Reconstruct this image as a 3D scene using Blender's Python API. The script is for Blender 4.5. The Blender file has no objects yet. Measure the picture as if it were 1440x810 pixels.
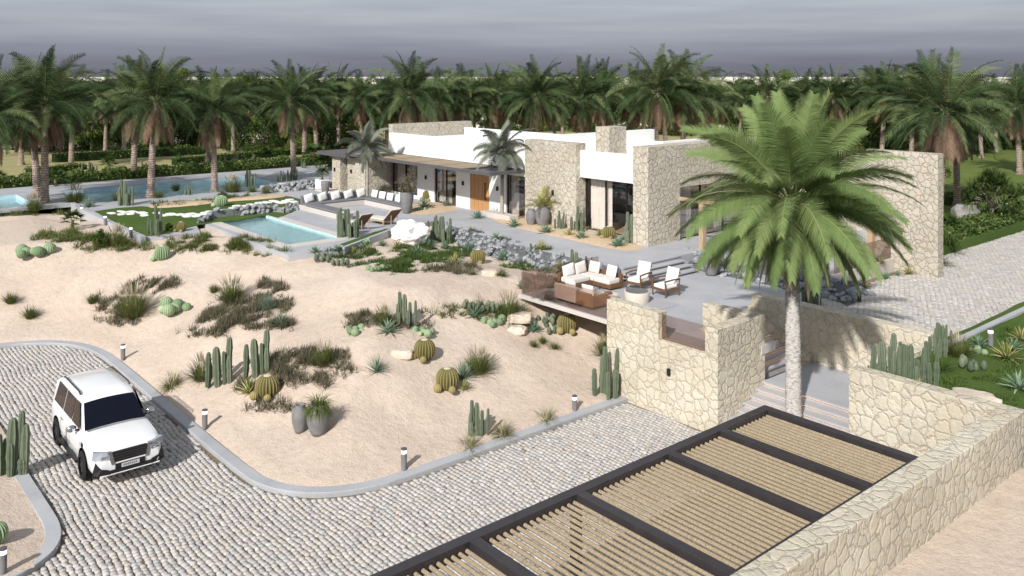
import bpy, bmesh, math, random
import numpy as np
from mathutils import Vector, Matrix, noise, geometry
C = bpy.context.scene.collection
R = math.radians
PI = math.pi
rnd = random.Random(7)
FPX, CAMH = 1205.6, 11.5          # camera: focal length in photo pixels, eye height in metres

# ------------------------------------------------------------------ helpers
class MB:
    """collects shapes that become ONE mesh object"""
    def __init__(s): s.v = []; s.f = []; s.t = []; s.tint = 0.5; s.mi = []; s.m = 0
    def add(s, vs, fs):
        b = len(s.v); s.v += [tuple(v) for v in vs]; s.t += [s.tint]*len(vs)
        s.f += [tuple(b+i for i in f) for f in fs]; s.mi += [s.m]*len(fs)
    def box(s, x0, x1, y0, y1, z0, z1):
        s.add([(x0,y0,z0),(x1,y0,z0),(x1,y1,z0),(x0,y1,z0),(x0,y0,z1),(x1,y0,z1),(x1,y1,z1),(x0,y1,z1)],
              [(0,3,2,1),(4,5,6,7),(0,1,5,4),(1,2,6,5),(2,3,7,6),(3,0,4,7)])
    def boxm(s, M, sx, sy, sz):
        vs = [M @ Vector((a*sx/2, b*sy/2, c*sz/2)) for c in (-1,1) for a, b in ((-1,-1),(1,-1),(1,1),(-1,1))]
        s.add(vs, [(0,3,2,1),(4,5,6,7),(0,1,5,4),(1,2,6,5),(2,3,7,6),(3,0,4,7)])
    def prism(s, poly, z0, z1):
        a = sum(poly[i][0]*poly[(i+1)%len(poly)][1]-poly[(i+1)%len(poly)][0]*poly[i][1] for i in range(len(poly)))
        if a < 0: poly = poly[::-1]
        n = len(poly)
        vs = [(x,y,z0) for x,y in poly]+[(x,y,z1) for x,y in poly]
        fs = [(i,(i+1)%n,n+(i+1)%n,n+i) for i in range(n)]
        fs += [tuple(n+i for i in range(n)), tuple(reversed(range(n)))]
        s.add(vs, fs)
    def tube(s, pts, rad, n=6, cap=True, squash=1.0):
        pts = [Vector(p) for p in pts]; rings = []
        if not hasattr(rad, '__len__'): rad = [rad]*len(pts)
        vs = []; k = len(pts)
        up = Vector((0,0,1))
        for i, p in enumerate(pts):
            d = (pts[min(i+1,k-1)]-pts[max(i-1,0)]).normalized()
            a = d.cross(up)
            if a.length < .05: a = d.cross(Vector((1,0,0)))
            a.normalize(); b = a.cross(d)
            for j in range(n):
                t = 2*PI*j/n
                vs.append(p+(a*math.cos(t)+b*math.sin(t)*squash)*rad[i])
        fs = [(i*n+j, i*n+(j+1)%n, (i+1)*n+(j+1)%n, (i+1)*n+j) for i in range(k-1) for j in range(n)]
        if cap: fs += [tuple(reversed(range(n))), tuple((k-1)*n+j for j in range(n))]
        s.add(vs, fs)
    def lathe(s, prof, n=24, c=(0,0,0), ribs=0, depth=0.0):
        vs = []; k = len(prof)
        for r, z in prof:
            for j in range(n):
                t = 2*PI*j/n
                rr = r*(1-depth*(0.5-0.5*math.cos(ribs*t))) if ribs else r
                vs.append((c[0]+rr*math.cos(t), c[1]+rr*math.sin(t), c[2]+z))
        fs = [(i*n+j, i*n+(j+1)%n, (i+1)*n+(j+1)%n, (i+1)*n+j) for i in range(k-1) for j in range(n)]
        if prof[0][0] > .001: fs.append(tuple(reversed(range(n))))
        if prof[-1][0] > .001: fs.append(tuple((k-1)*n+j for j in range(n)))
        s.add(vs, fs)
    def blade(s, base, d, side, L, w, bend=.5, seg=3, taper=1.0, fold=0.0):
        """tapering leaf strip: starts at base along d, bends down"""
        d = Vector(d).normalized(); side = Vector(side).normalized(); p = Vector(base); vs = []
        nrm = d.cross(side)
        for i in range(seg):
            t = i/seg; ww = w*(1-t**1.5*taper*.85)
            if i == 0: ww = w*.75
            vs += [p-side*ww/2+nrm*fold*ww, p+side*ww/2+nrm*fold*ww] if not fold else [p-side*ww/2+nrm*fold*ww, p, p+side*ww/2+nrm*fold*ww]
            d = (d+Vector((0,0,-1))*bend/seg).normalized(); p = p+d*L/seg
        vs.append(p)
        if fold:
            fs = []
            for i in range(seg-1):
                a = i*3; fs += [(a,a+1,a+4,a+3),(a+1,a+2,a+5,a+4)]
            a = (seg-1)*3; fs += [(a,a+1,a+3),(a+1,a+2,a+3)]
        else:
            fs = [(i*2,i*2+1,i*2+3,i*2+2) for i in range(seg-1)]+[((seg-1)*2,(seg-1)*2+1,seg*2)]
        s.add(vs, fs)
    def build(s, name, mat, parent=None, loc=(0,0,0), rz=0.0, smooth=False, kind=None, bevel=0.0, world=False):
        me = bpy.data.meshes.new(name)
        vs = s.v
        if world: vs = [(x-loc[0], y-loc[1], z-loc[2]) for x,y,z in vs]
        me.from_pydata(vs, [], s.f); 
        at = me.attributes.new('tint', 'FLOAT', 'POINT'); at.data.foreach_set('value', s.t)
        mats = mat if isinstance(mat, (list,tuple)) else [mat]
        for m in mats: me.materials.append(m)
        if len(mats) > 1: me.polygons.foreach_set('material_index', s.mi)
        if smooth:
            me.polygons.foreach_set('use_smooth', [True]*len(me.polygons))
            if smooth != 'all':
                me.set_sharp_from_angle(angle=R(smooth if smooth is not True else 50))
        me.update()
        o = bpy.data.objects.new(name, me); C.objects.link(o)
        o.location = loc; o.rotation_euler = (0,0,rz)
        if parent: o.parent = parent
        if kind: o['kind'] = kind
        if bevel:
            b = o.modifiers.new('bevel','BEVEL'); b.width = bevel; b.segments = 2; b.limit_method = 'ANGLE'
        return o

def tag(o, label=None, cat=None, group=None, kind=None):
    if label: o['label'] = label
    if cat: o['category'] = cat
    if group: o['group'] = group
    if kind: o['kind'] = kind
    return o
def empty(name, loc=(0,0,0), rz=0.0, label=None, cat=None, group=None):
    o = bpy.data.objects.new(name, None); C.objects.link(o); o.location = loc; o.rotation_euler = (0,0,rz)
    o.empty_display_size = .3
    return tag(o, label, cat, group)
def kids(o): return [c for c in bpy.data.objects if c.parent == o]
FIRST = {}
def place(proto, loc, rz=0.0, sc=1.0, label=None, group=None, sz=None):
    """first call moves the prototype itself, later calls copy it with its parts"""
    key = proto.name
    if key not in FIRST:
        FIRST[key] = [(c, kids(c)) for c in kids(proto)]; o = proto; FIRST[key+'/cat'] = proto.get('category')
    else:
        o = proto.copy(); C.objects.link(o)
        for ch, gs in FIRST[key]:
            c = ch.copy(); C.objects.link(c); c.parent = o
            for g in gs:
                d = g.copy(); C.objects.link(d); d.parent = c
    o.location = loc; o.rotation_euler = (0,0,rz); o.scale = (sc,sc,sz if sz else sc)
    if label: o['label'] = label
    if group: o['group'] = group
    elif 'group' in o.keys(): del o['group']
    return o

# ------------------------------------------------------------------ materials
class NT:
    def __init__(s, m): s.m = m; s.n = m.node_tree.nodes; s.l = m.node_tree.links; s.b = s.n['Principled BSDF']; s._tc = None
    def new(s, t, **k):
        x = s.n.new(t)
        for a, v in k.items(): setattr(x, a, v)
        return x
    def set(s, x, **k):
        for a, v in k.items(): x.inputs[a.replace('_',' ')].default_value = v
        return x
    def link(s, a, b): s.l.new(a, b)
    @property
    def oc(s):
        if not s._tc: s._tc = s.new('ShaderNodeTexCoord')
        return s._tc.outputs['Object']
    def noise(s, scale, detail=4, rough=.55, vec=None):
        x = s.new('ShaderNodeTexNoise'); x.inputs['Scale'].default_value = scale; x.inputs['Detail'].default_value = detail
        x.inputs['Roughness'].default_value = rough; s.link(vec or s.oc, x.inputs['Vector']); return x
    def ramp(s, src, stops):
        x = s.new('ShaderNodeValToRGB'); e = x.color_ramp.elements
        while len(e) < len(stops): e.new(.5)
        for i, (p, c) in enumerate(stops): e[i].position = p; e[i].color = (*c, 1) if len(c) == 3 else c
        s.link(src, x.inputs[0]); return x.outputs['Color']
    def mix(s, fac, a, b, mode='MIX'):
        x = s.new('ShaderNodeMix', data_type='RGBA', blend_type=mode)
        for sock, v in ((x.inputs[0], fac), (x.inputs[6], a), (x.inputs[7], b)):
            if hasattr(v, 'is_linked') or hasattr(v, 'links'): s.link(v, sock)
            elif isinstance(v, (int, float)): sock.default_value = v
            else: sock.default_value = (*v, 1)
        return x.outputs[2]
    def math(s, op, a, b=None, clamp=False):
        x = s.new('ShaderNodeMath', operation=op, use_clamp=clamp)
        for i, v in enumerate((a, b)):
            if v is None: continue
            if isinstance(v, (int, float)): x.inputs[i].default_value = v
            else: s.link(v, x.inputs[i])
        return x.outputs[0]
    def bump(s, h, strength=.5, dist=.02):
        x = s.new('ShaderNodeBump'); x.inputs['Strength'].default_value = strength; x.inputs['Distance'].default_value = dist
        s.link(h, x.inputs['Height']); s.link(x.outputs[0], s.b.inputs['Normal']); return x
    def col(s, c): s.link(c, s.b.inputs['Base Color'])
    def attr(s, name='tint'):
        x = s.new('ShaderNodeAttribute'); x.attribute_name = name; return x.outputs['Fac']
def mat(name, rough=.8, spec=.3, base=None):
    m = bpy.data.materials.new(name); m.use_nodes = True; n = NT(m)
    n.b.inputs['Roughness'].default_value = rough; n.b.inputs['Specular IOR Level'].default_value = spec
    if base: n.b.inputs['Base Color'].default_value = (*base, 1)
    return n
def simple(name, base, rough=.8, spec=.3, var=.12, scale=6, bump=0.0, bscale=60, metal=0):
    n = mat(name, rough, spec)
    nz = n.noise(scale, 5)
    lo = tuple(c*(1-var) for c in base); hi = tuple(min(1,c*(1+var)) for c in base)
    n.col(n.ramp(nz.outputs[0], [(.3, lo), (.7, hi)]))
    n.b.inputs['Metallic'].default_value = metal
    if bump: n.bump(n.noise(bscale, 3).outputs[0], bump, .01)
    return n.m
M = {}
def stone(name, sc, cols, mortar, depth=.035, mw=.05):
    n = mat(name, .85, .2)
    nz = n.noise(3.0, 3); off = n.new('ShaderNodeMixRGB', blend_type='LINEAR_LIGHT') if False else None
    vm = n.new('ShaderNodeVectorMath', operation='SCALE'); n.link(nz.outputs['Color'], vm.inputs[0]); vm.inputs['Scale'].default_value = .30
    va = n.new('ShaderNodeVectorMath', operation='ADD'); n.link(vm.outputs[0], va.inputs[1])
    w2 = n.noise(11.0, 3); vm2 = n.new('ShaderNodeVectorMath', operation='SCALE'); n.link(w2.outputs['Color'], vm2.inputs[0]); vm2.inputs['Scale'].default_value = .075
    va2 = n.new('ShaderNodeVectorMath', operation='ADD'); n.link(n.oc, va2.inputs[0]); n.link(vm2.outputs[0], va2.inputs[1]); n.link(va2.outputs[0], va.inputs[0])
    v1 = n.new('ShaderNodeTexVoronoi', feature='DISTANCE_TO_EDGE'); v2 = n.new('ShaderNodeTexVoronoi', feature='F1')
    for v in (v1, v2): n.link(va.outputs[0], v.inputs['Vector']); v.inputs['Scale'].default_value = sc; v.inputs['Randomness'].default_value = 1.0
    sep = n.new('ShaderNodeSeparateColor'); n.link(v2.outputs['Color'], sep.inputs[0])
    cr = n.ramp(sep.outputs[0], [(i/(len(cols)-1), c) for i, c in enumerate(cols)])
    fine = n.noise(9, 8, .7)
    c = n.mix(n.math('MULTIPLY', fine.outputs[0], .9), cr, n.ramp(fine.outputs[0], [(.35, tuple(x*.62 for x in cols[0])), (.7, tuple(min(1,x*1.2) for x in cols[1]))]))
    ed_ = n.math('ADD', v1.outputs['Distance'], n.math('MULTIPLY', n.math('SUBTRACT', n.noise(7, 4, .7).outputs[0], .5), .10))
    edge = n.ramp(ed_, [(0, (.1,.1,.1)), (mw, (1,1,1))])
    big = n.noise(.5, 3)
    c = n.mix(.35, c, n.ramp(big.outputs[0], [(.35, tuple(x*.8 for x in cols[0])), (.65, tuple(min(1,x*1.1) for x in cols[1]))]))
    n.col(n.mix(edge, mortar, c))
    h = n.math('MINIMUM', v1.outputs['Distance'], .14)
    h = n.math('ADD', n.math('MULTIPLY', h, 4.0), n.math('MULTIPLY', fine.outputs[0], .7))
    h = n.math('ADD', h, n.math('MULTIPLY', sep.outputs[1], .3))
    n.bump(h, 1.0, depth)
    return n.m
CR = [(.55,.485,.37),(.66,.615,.51),(.45,.41,.33),(.62,.54,.395),(.52,.49,.42),(.68,.61,.47),(.57,.495,.365)]
M['stone'] = stone('stone_masonry', 3.0, CR, (.37,.32,.245), .035, .035)
M['stone_house'] = stone('stone_masonry_house', 3.3, [(.50,.44,.345),(.58,.54,.46),(.40,.365,.30),(.53,.45,.335),(.47,.45,.40),(.56,.50,.40)], (.27,.23,.18), .04, .05)
M['white'] = simple('white_plaster', (.80,.80,.79), .7, .3, .03, 1.5)
M['steel'] = simple('dark_steel', (.035,.03,.032), .45, .5, .2, 3)
M['black'] = simple('black_plastic', (.012,.012,.013), .5, .4, .1, 3)
M['grey_frame'] = simple('grey_frame', (.10,.095,.10), .5, .4, .1, 3)
def wood(name, a, b, rough=.6, sc=3.0, stretch=(1,1,14)):
    n = mat(name, rough, .3)
    mp = n.new('ShaderNodeMapping'); n.link(n.oc, mp.inputs[0]); mp.inputs['Scale'].default_value = stretch
    nz = n.noise(sc, 6, .6, mp.outputs[0]); n.col(n.ramp(nz.outputs[0], [(.3, a), (.7, b)]))
    n.bump(nz.outputs[0], .3, .005); return n.m
M['slat'] = wood('slat_wood', (.19,.145,.09), (.43,.35,.24), .7, 3, (14,.8,14))
M['door'] = wood('door_wood', (.40,.20,.085), (.54,.30,.14), .5, 3, (10,10,.8))
M['post'] = wood('post_wood', (.36,.265,.16), (.47,.36,.23), .7, 3, (8,8,.8))
M['teak'] = wood('teak', (.10,.05,.025), (.20,.11,.055), .55, 4, (3,12,12))
# concrete deck
def concrete(name, a, b, c3, rough=.75):
    n = mat(name, rough, .35); nz = n.noise(.55, 8, .62); f = n.noise(14, 6, .7)
    c = n.ramp(nz.outputs[0], [(.32, a), (.5, b), (.68, c3)])
    n.col(n.mix(.25, c, n.ramp(f.outputs[0], [(.3, tuple(x*.75 for x in a)), (.7, tuple(x*1.1 for x in c3))])))
    n.bump(f.outputs[0], .25, .004); return n.m
M['deck'] = concrete('polished_concrete', (.33,.335,.36), (.395,.40,.425), (.45,.45,.46))
M['kerb'] = concrete('kerb_concrete', (.33,.34,.36), (.40,.41,.43), (.46,.46,.47))
M['pale_deck'] = concrete('pale_concrete', (.50,.46,.43), (.56,.52,.48), (.60,.56,.52))
# sand
n = mat('sand', .95, .1)
a = n.noise(.25, 5); b = n.noise(3.5, 8, .72); c = n.noise(24, 4, .6)
cc = n.ramp(a.outputs[0], [(.35, (.54,.43,.345)), (.52, (.62,.51,.42)), (.70, (.655,.565,.485))])
cc = n.mix(.5, cc, n.ramp(b.outputs[0], [(.3, (.40,.335,.285)), (.48, (.61,.51,.42)), (.70, (.72,.63,.54))]))
cc = n.mix(.22, cc, n.ramp(c.outputs[0], [(.35, (.36,.27,.20)), (.6, (.74,.60,.48))]))
n.col(cc)
n.bump(n.math('ADD', n.math('MULTIPLY', b.outputs[0], 1.0), n.math('MULTIPLY', c.outputs[0], .25)), .8, .10)
M['sand'] = n.m
M['bed_sand'] = simple('bed_sand', (.55,.42,.29), .95, .1, .15, 8, .5, 50)
# cobbles
n = mat('cobble', .7, .35)
t = n.attr(); f = n.noise(22, 5, .6)
cc = n.ramp(t, [(0, (.33,.32,.32)), (.3, (.45,.435,.42)), (.55, (.53,.505,.47)), (.8, (.46,.40,.33)), (1, (.60,.58,.56))])
n.col(n.mix(.4, cc, n.ramp(f.outputs[0], [(.3, (.27,.25,.23)), (.65, (.58,.55,.52))])))
n.bump(f.outputs[0], .5, .01); M['cobble'] = n.m
M['joint'] = simple('joint_sand', (.20,.155,.11), .95, .1, .3, 10, .4, 40)
# grass
def grassmat(name, a, b, c3):
    n = mat(name, .9, .1); x = n.noise(.35, 5); y = n.noise(9, 8, .75)
    cc = n.mix(.55, n.ramp(x.outputs[0], [(.35, a), (.65, b)]), n.ramp(y.outputs[0], [(.3, a), (.7, c3)]))
    n.col(cc); n.bump(y.outputs[0], .9, .05); return n.m
M['lawn'] = grassmat('lawn_grass', (.045,.085,.018), (.08,.13,.03), (.12,.17,.045))
M['dry'] = grassmat('dry_meadow', (.26,.24,.11), (.38,.34,.17), (.42,.38,.20))
M['green_field'] = grassmat('green_field', (.08,.12,.025), (.15,.19,.05), (.19,.22,.07))
M['desert'] = simple('desert', (.80,.74,.60), .95, .1, .05, .02)
# foliage
def leaf(name, stops, rough=.6, trans=.2, var=.5, spec=.15):
    n = mat(name, rough, spec); t = n.attr()
    oi = n.new('ShaderNodeObjectInfo')
    nz = n.noise(2.0, 3)
    k = n.math('ADD', t, n.math('MULTIPLY', n.math('SUBTRACT', nz.outputs[0], .5), .35))
    k = n.math('ADD', k, n.math('MULTIPLY', n.math('SUBTRACT', oi.outputs['Random'], .5), .12), True)
    c = n.ramp(k, stops); n.col(c)
    if trans:
        tr = n.new('ShaderNodeBsdfTranslucent'); n.link(c, tr.inputs['Color'])
        mx = n.new('ShaderNodeMixShader'); mx.inputs[0].default_value = trans
        n.link(n.b.outputs[0], mx.inputs[1]); n.link(tr.outputs[0], mx.inputs[2])
        n.link(mx.outputs[0], n.n['Material Output'].inputs['Surface'])
    return n.m
M['palm_hero'] = leaf('palm_leaf_bright', [(0,(.085,.14,.04)),(.35,(.15,.215,.075)),(.7,(.24,.31,.12)),(.85,(.32,.28,.19)),(1,(.38,.31,.24))])
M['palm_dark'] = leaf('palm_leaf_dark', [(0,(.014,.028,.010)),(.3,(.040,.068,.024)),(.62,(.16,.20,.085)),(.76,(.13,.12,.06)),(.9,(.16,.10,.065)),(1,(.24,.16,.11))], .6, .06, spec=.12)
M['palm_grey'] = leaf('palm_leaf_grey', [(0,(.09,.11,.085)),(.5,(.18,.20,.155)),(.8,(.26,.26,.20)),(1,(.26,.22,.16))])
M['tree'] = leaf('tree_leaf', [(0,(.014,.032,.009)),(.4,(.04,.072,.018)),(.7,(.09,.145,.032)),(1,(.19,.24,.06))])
M['tree_lime'] = leaf('tree_leaf_lime', [(0,(.06,.10,.02)),(.5,(.14,.20,.04)),(1,(.26,.30,.08))])
M['hedge'] = leaf('hedge_leaf', [(0,(.03,.06,.015)),(.5,(.09,.14,.035)),(1,(.20,.24,.08))])
M['agave'] = leaf('agave_leaf', [(0,(.07,.13,.08)),(.5,(.15,.24,.16)),(1,(.32,.40,.28))], .5, .1)
M['yucca'] = leaf('yucca_leaf', [(0,(.08,.13,.03)),(.5,(.28,.28,.08)),(1,(.60,.55,.32))], .5, .1)
M['grass'] = leaf('tuft_grass', [(0,(.05,.085,.02)),(.4,(.13,.16,.045)),(.7,(.24,.23,.10)),(1,(.46,.40,.30))], .7, .2)
M['scrub'] = leaf('scrub', [(0,(.055,.06,.03)),(.4,(.12,.12,.07)),(.75,(.20,.17,.12)),(1,(.33,.27,.22))], .8, .2)
M['cactus'] = leaf('cactus_skin', [(0,(.06,.085,.055)),(.5,(.125,.155,.105)),(1,(.24,.26,.17))], .6, 0)
M['pads'] = leaf('pale_cactus', [(0,(.09,.15,.07)),(.5,(.20,.29,.16)),(1,(.48,.55,.36))], .6, 0)
M['gold'] = leaf('barrel_cactus_skin', [(0,(.07,.075,.025)),(.5,(.155,.135,.05)),(1,(.36,.29,.13))], .6, 0)
M['wool'] = simple('cactus_wool', (.55,.50,.36), .9, .1, .15, 20)
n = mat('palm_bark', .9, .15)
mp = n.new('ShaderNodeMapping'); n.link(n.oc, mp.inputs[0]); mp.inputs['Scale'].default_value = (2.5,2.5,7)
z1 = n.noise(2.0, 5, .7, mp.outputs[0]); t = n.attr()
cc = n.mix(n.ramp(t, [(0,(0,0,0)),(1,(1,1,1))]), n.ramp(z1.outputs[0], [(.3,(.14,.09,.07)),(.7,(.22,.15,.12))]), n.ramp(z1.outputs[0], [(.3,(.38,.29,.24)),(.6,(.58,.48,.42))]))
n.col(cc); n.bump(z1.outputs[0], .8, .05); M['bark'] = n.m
n = mat('palm_bark_grey', .9, .15)
v = n.new('ShaderNodeTexVoronoi', feature='F1'); mp = n.new('ShaderNodeMapping'); n.link(n.oc, mp.inputs[0]); mp.inputs['Scale'].default_value = (1,1,2.2)
n.link(mp.outputs[0], v.inputs['Vector']); v.inputs['Scale'].default_value = 12
n.col(n.ramp(v.outputs['Distance'], [(.1,(.52,.49,.46)),(.5,(.43,.41,.385)),(.8,(.28,.26,.24))])); n.bump(v.outputs['Distance'], -.7, .02); M['bark_grey'] = n.m
M['trunk'] = simple('tree_bark', (.20,.15,.11), .9, .1, .3, 6, .6, 20)
M['pale_trunk'] = simple('pale_bark', (.36,.32,.27), .9, .1, .2, 6, .5, 20)
n = mat('grey_rock', .85, .2); t = n.attr(); a = n.noise(5, 6, .65)
n.col(n.mix(.5, n.ramp(t, [(0,(.12,.135,.15)),(.5,(.27,.285,.30)),(1,(.46,.47,.47))]), n.ramp(a.outputs[0], [(.3,(.13,.14,.155)),(.7,(.43,.43,.44))])))
n.bump(a.outputs[0], .7, .05); M['rock'] = n.m
M['boulder'] = simple('cream_rock', (.58,.50,.41), .9, .15, .22, 3, .8, 7)
M['grey_boulder'] = simple('grey_boulder', (.24,.23,.22), .9, .15, .35, 3, .8, 7)
M['white_rock'] = simple('white_rock', (.78,.78,.77), .85, .2, .06, 3, .8, 6)
M['pot'] = simple('grey_pot', (.20,.195,.20), .85, .2, .18, 4, .5, 30)
M['white_fabric'] = simple('white_fabric', (.78,.77,.75), .95, .1, .04, 10, .3, 90)
M['cream_fabric'] = simple('cream_fabric', (.66,.61,.57), .95, .1, .05, 10, .3, 90)
M['grey_fabric'] = simple('grey_fabric', (.17,.17,.185), .95, .1, .1, 10, .3, 90)
M['rug'] = simple('rug', (.38,.37,.39), .98, .05, .15, 30, .4, 80)
M['curtain'] = simple('curtain', (.82,.78,.74), .95, .1, .05, 3)
M['table_stone'] = simple('pale_stone', (.62,.55,.48), .7, .3, .06, 8)
M['table_top'] = simple('slate_top', (.13,.13,.14), .5, .4, .1, 8)
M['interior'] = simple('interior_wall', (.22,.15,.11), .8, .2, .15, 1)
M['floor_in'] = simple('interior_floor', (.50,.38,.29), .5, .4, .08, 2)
M['rattan'] = simple('rattan', (.30,.17,.07), .7, .2, .3, 30, .5, 60)
M['roof'] = simple('flat_roof', (.72,.72,.70), .8, .2, .05, 1)
def glass(name, tint, refl=.12, rough=.02):
    m = bpy.data.materials.new(name); m.use_nodes = True; n = NT(m); n.n.remove(n.b)
    tr = n.new('ShaderNodeBsdfTransparent'); tr.inputs[0].default_value = (*tint, 1)
    g = n.new('ShaderNodeBsdfGlossy'); g.inputs['Roughness'].default_value = rough
    lw = n.new('ShaderNodeLayerWeight'); lw.inputs[0].default_value = .25
    mx = n.new('ShaderNodeMixShader'); k = n.math('ADD', n.math('MULTIPLY', lw.outputs['Fresnel'], .6), refl*.5, True)
    n.link(k, mx.inputs[0]); n.link(tr.outputs[0], mx.inputs[1]); n.link(g.outputs[0], mx.inputs[2])
    n.link(mx.outputs[0], n.n['Material Output'].inputs[0]); return m
M['glass'] = glass('window_glass', (.96,.95,.94), .04)
M['bronze_glass'] = glass('bronze_glass', (.84,.77,.74), .06)
def emis(name, col, s):
    n = mat(name, .6, .2, col); n.b.inputs['Emission Color'].default_value = (*col, 1); n.b.inputs['Emission Strength'].default_value = s; return n.m
M['led'] = emis('led_strip', (1,.62,.35), 2.2)
M['lamp'] = emis('lamp_glow', (1,.97,.9), 1.6)
# pool water
n = mat('pool_water', .04, .5)
w = n.noise(2.2, 3, .5); v = n.new('ShaderNodeTexVoronoi', feature='SMOOTH_F1'); n.link(n.oc, v.inputs['Vector']); v.inputs['Scale'].default_value = 2.5
n.b.inputs['Transmission Weight'].default_value = .85; n.b.inputs['IOR'].default_value = 1.16; n.b.inputs['Base Color'].default_value = (.80,.95,.97,1)
n.bump(n.math('ADD', w.outputs[0], n.math('MULTIPLY', v.outputs['Distance'], .4)), .35, .05); M['water'] = n.m
n = mat('pool_tile', .4, .5); bt = n.new('ShaderNodeTexBrick'); n.link(n.oc, bt.inputs[0]); bt.offset = 0
bt.inputs['Scale'].default_value = 1; bt.inputs['Brick Width'].default_value = .25; bt.inputs['Row Height'].default_value = .25; bt.inputs['Mortar Size'].default_value = .012
bt.inputs['Color1'].default_value = (.50,.74,.76,1); bt.inputs['Color2'].default_value = (.60,.82,.83,1); bt.inputs['Mortar'].default_value = (.5,.72,.75,1)
n.col(bt.outputs[0]); M['tile'] = n.m
n = mat('pool_tile_deep', .4, .5); bt = n.new('ShaderNodeTexNoise'); n.link(n.oc, bt.inputs[0]); bt.inputs['Scale'].default_value = 1.2
n.col(n.ramp(bt.outputs[0], [(.35,(.42,.62,.70)),(.65,(.60,.78,.82))])); M['tile_deep'] = n.m

# ------------------------------------------------------------------ ground shape
K1 = [(-20.5,22.7),(-20.5,13.4),(-20.75,12.0),(-21.4,10.9),(-22.4,10.2),(-23.8,9.9),(-36.3,9.9),(-38.6,9.75),(-40.2,9.1),(-41.3,7.9),(-41.8,6.3),(-42,3),(-42,-14)]
K2 = [(-22.0,-14),(-22.0,3.2),(-22.3,4.3),(-22.9,5.0),(-23.9,5.3),(-25.2,5.3),(-33,5.2),(-36,4.6),(-37,3),(-37,-14)]
SANDPOLY = K1+[(-90,-14),(-90,45),(-20.5,45)]
DECK = [(-61,-4),(-61,14.4),(-47,14.4),(-46.6,15.2),(-46.6,17.2),(-51.0,18.4),(-37.9,18.2),(-37.2,20.8),(-40.3,25.9),(-41.5,29.3),(-34.2,28.2),(-27,28.3),(-25.85,28.3),(-25.85,33.9),(-19,33.9),(-19,39.96),(-21.5,39.96),(-21.5,50),(-74.3,50),(-74.3,-4)]
def inpoly(x, y, P):
    c = False; j = len(P)-1
    for i in range(len(P)):
        xi, yi = P[i]; xj, yj = P[j]
        if (yi > y) != (yj > y) and x < (xj-xi)*(y-yi)/(yj-yi)+xi: c = not c
        j = i
    return c
def dpl(x, y, P):
    m = 1e9
    for (a,b),(c,d) in zip(P[:-1], P[1:]):
        dx, dy = c-a, d-b; t = max(0, min(1, ((x-a)*dx+(y-b)*dy)/(dx*dx+dy*dy)))
        m = min(m, math.hypot(x-a-t*dx, y-b-t*dy))
    return m
def S(t): t = max(0, min(1, t)); return t*t*(3-2*t)
MOUNDS = [(-44.5,16.5,2.4,.35),(-33.5,13.6,2.6,.45),(-27.5,13.2,2.2,.40),(-41,13,2.5,.3),(-50,12,4,.35),(-31,20,2.5,.3),(-24.5,16,2.0,.35),(-36,23,2.5,.25),(-53,8,5,.3)]
def sand(x, y):
    d = dpl(x, y, K1)
    z = .10+2.62*S((d+.4)/10.5)
    w = min(1, d/3)
    z += w*(.30*noise.noise(Vector((x*.22,y*.22,3.1)))+.13*noise.noise(Vector((x*.6,y*.6,7.7)))+.045*noise.noise(Vector((x*1.7,y*1.7,1.7)))+.012*noise.noise(Vector((x*5,y*5,9.))))
    for mx, my, r, a in MOUNDS:
        e = ((x-mx)**2+(y-my)**2)/(r*r)
        if e < 6: z += a*w*math.exp(-e)
    z = min(z, 2.9)
    if x > -41 and y > 23: z = min(z, 2.85-.60*S((y-23)/4)*S((x+41)/4))
    if d < .42: z = -.06 if d < .22 else .06
    if x > -28 and y > 22: z = min(z, 2.2-.12*max(0,x+28))
    dd = 0
    return z
def surf(x, y):
    if x > -8.2: return right_ground(x, y)
    if -19.0 < x < -12.3 and y > 28.2: return 2.4
    if x >= -12.9 and y > 24: return garden(x, y)
    if inpoly(x, y, DECK): return 3.0
    if -27.2 < x < -19 and 23.2 < y < 33.9: return 2.4
    if -19 <= x < -16.6 and 24.9 < y < 33.9: return 2.4
    if inpoly(x, y, SANDPOLY) and x > -61.5: return sand(x, y)
    if inpoly(x, y, K2): return .12+.5*S(dpl(x,y,K2)/4)+.06*noise.noise(Vector((x*.5,y*.5,0)))
    if x < -61 or y > 33: return 2.9
    return 0.0
def garden(x, y): return 2.62+.12*noise.noise(Vector((x*.4,y*.4,5)))
def right_ground(x, y):
    if y > 23.7: return garden(x, y)-.5*S((x+8.2)/3)
    return 1.62+.15*noise.noise(Vector((x*.3,y*.3,2)))*min(1,(x+8.2))+.05*noise.noise(Vector((x*1.3,y*1.3,2)))
CF = (Vector((.646,.7633,0)), Vector((-.7633,.646,0)))   # camera right, camera forward
def ray(u, v, t): return CF[0]*((u-720)/FPX*t)+CF[1]*t+Vector((0,0,CAMH-(v-107)/FPX*t))
def at(u, v, zfix=None):
    """ground point seen at photo pixel (u, v)"""
    if zfix is not None:
        return ray(u, v, FPX*(CAMH-zfix)/(v-107))
    t = 9.0; last = t
    while t < 260:
        p = ray(u, v, t)
        if p.z < surf(p.x, p.y): break
        last = t; t += .3
    for _ in range(10):
        m = (last+t)/2; p = ray(u, v, m)
        if p.z < surf(p.x, p.y): t = m
        else: last = m
    p = ray(u, v, t); p.z = surf(p.x, p.y); return p
def ppm(v, z): return (v-107)/(CAMH-z)
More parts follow.
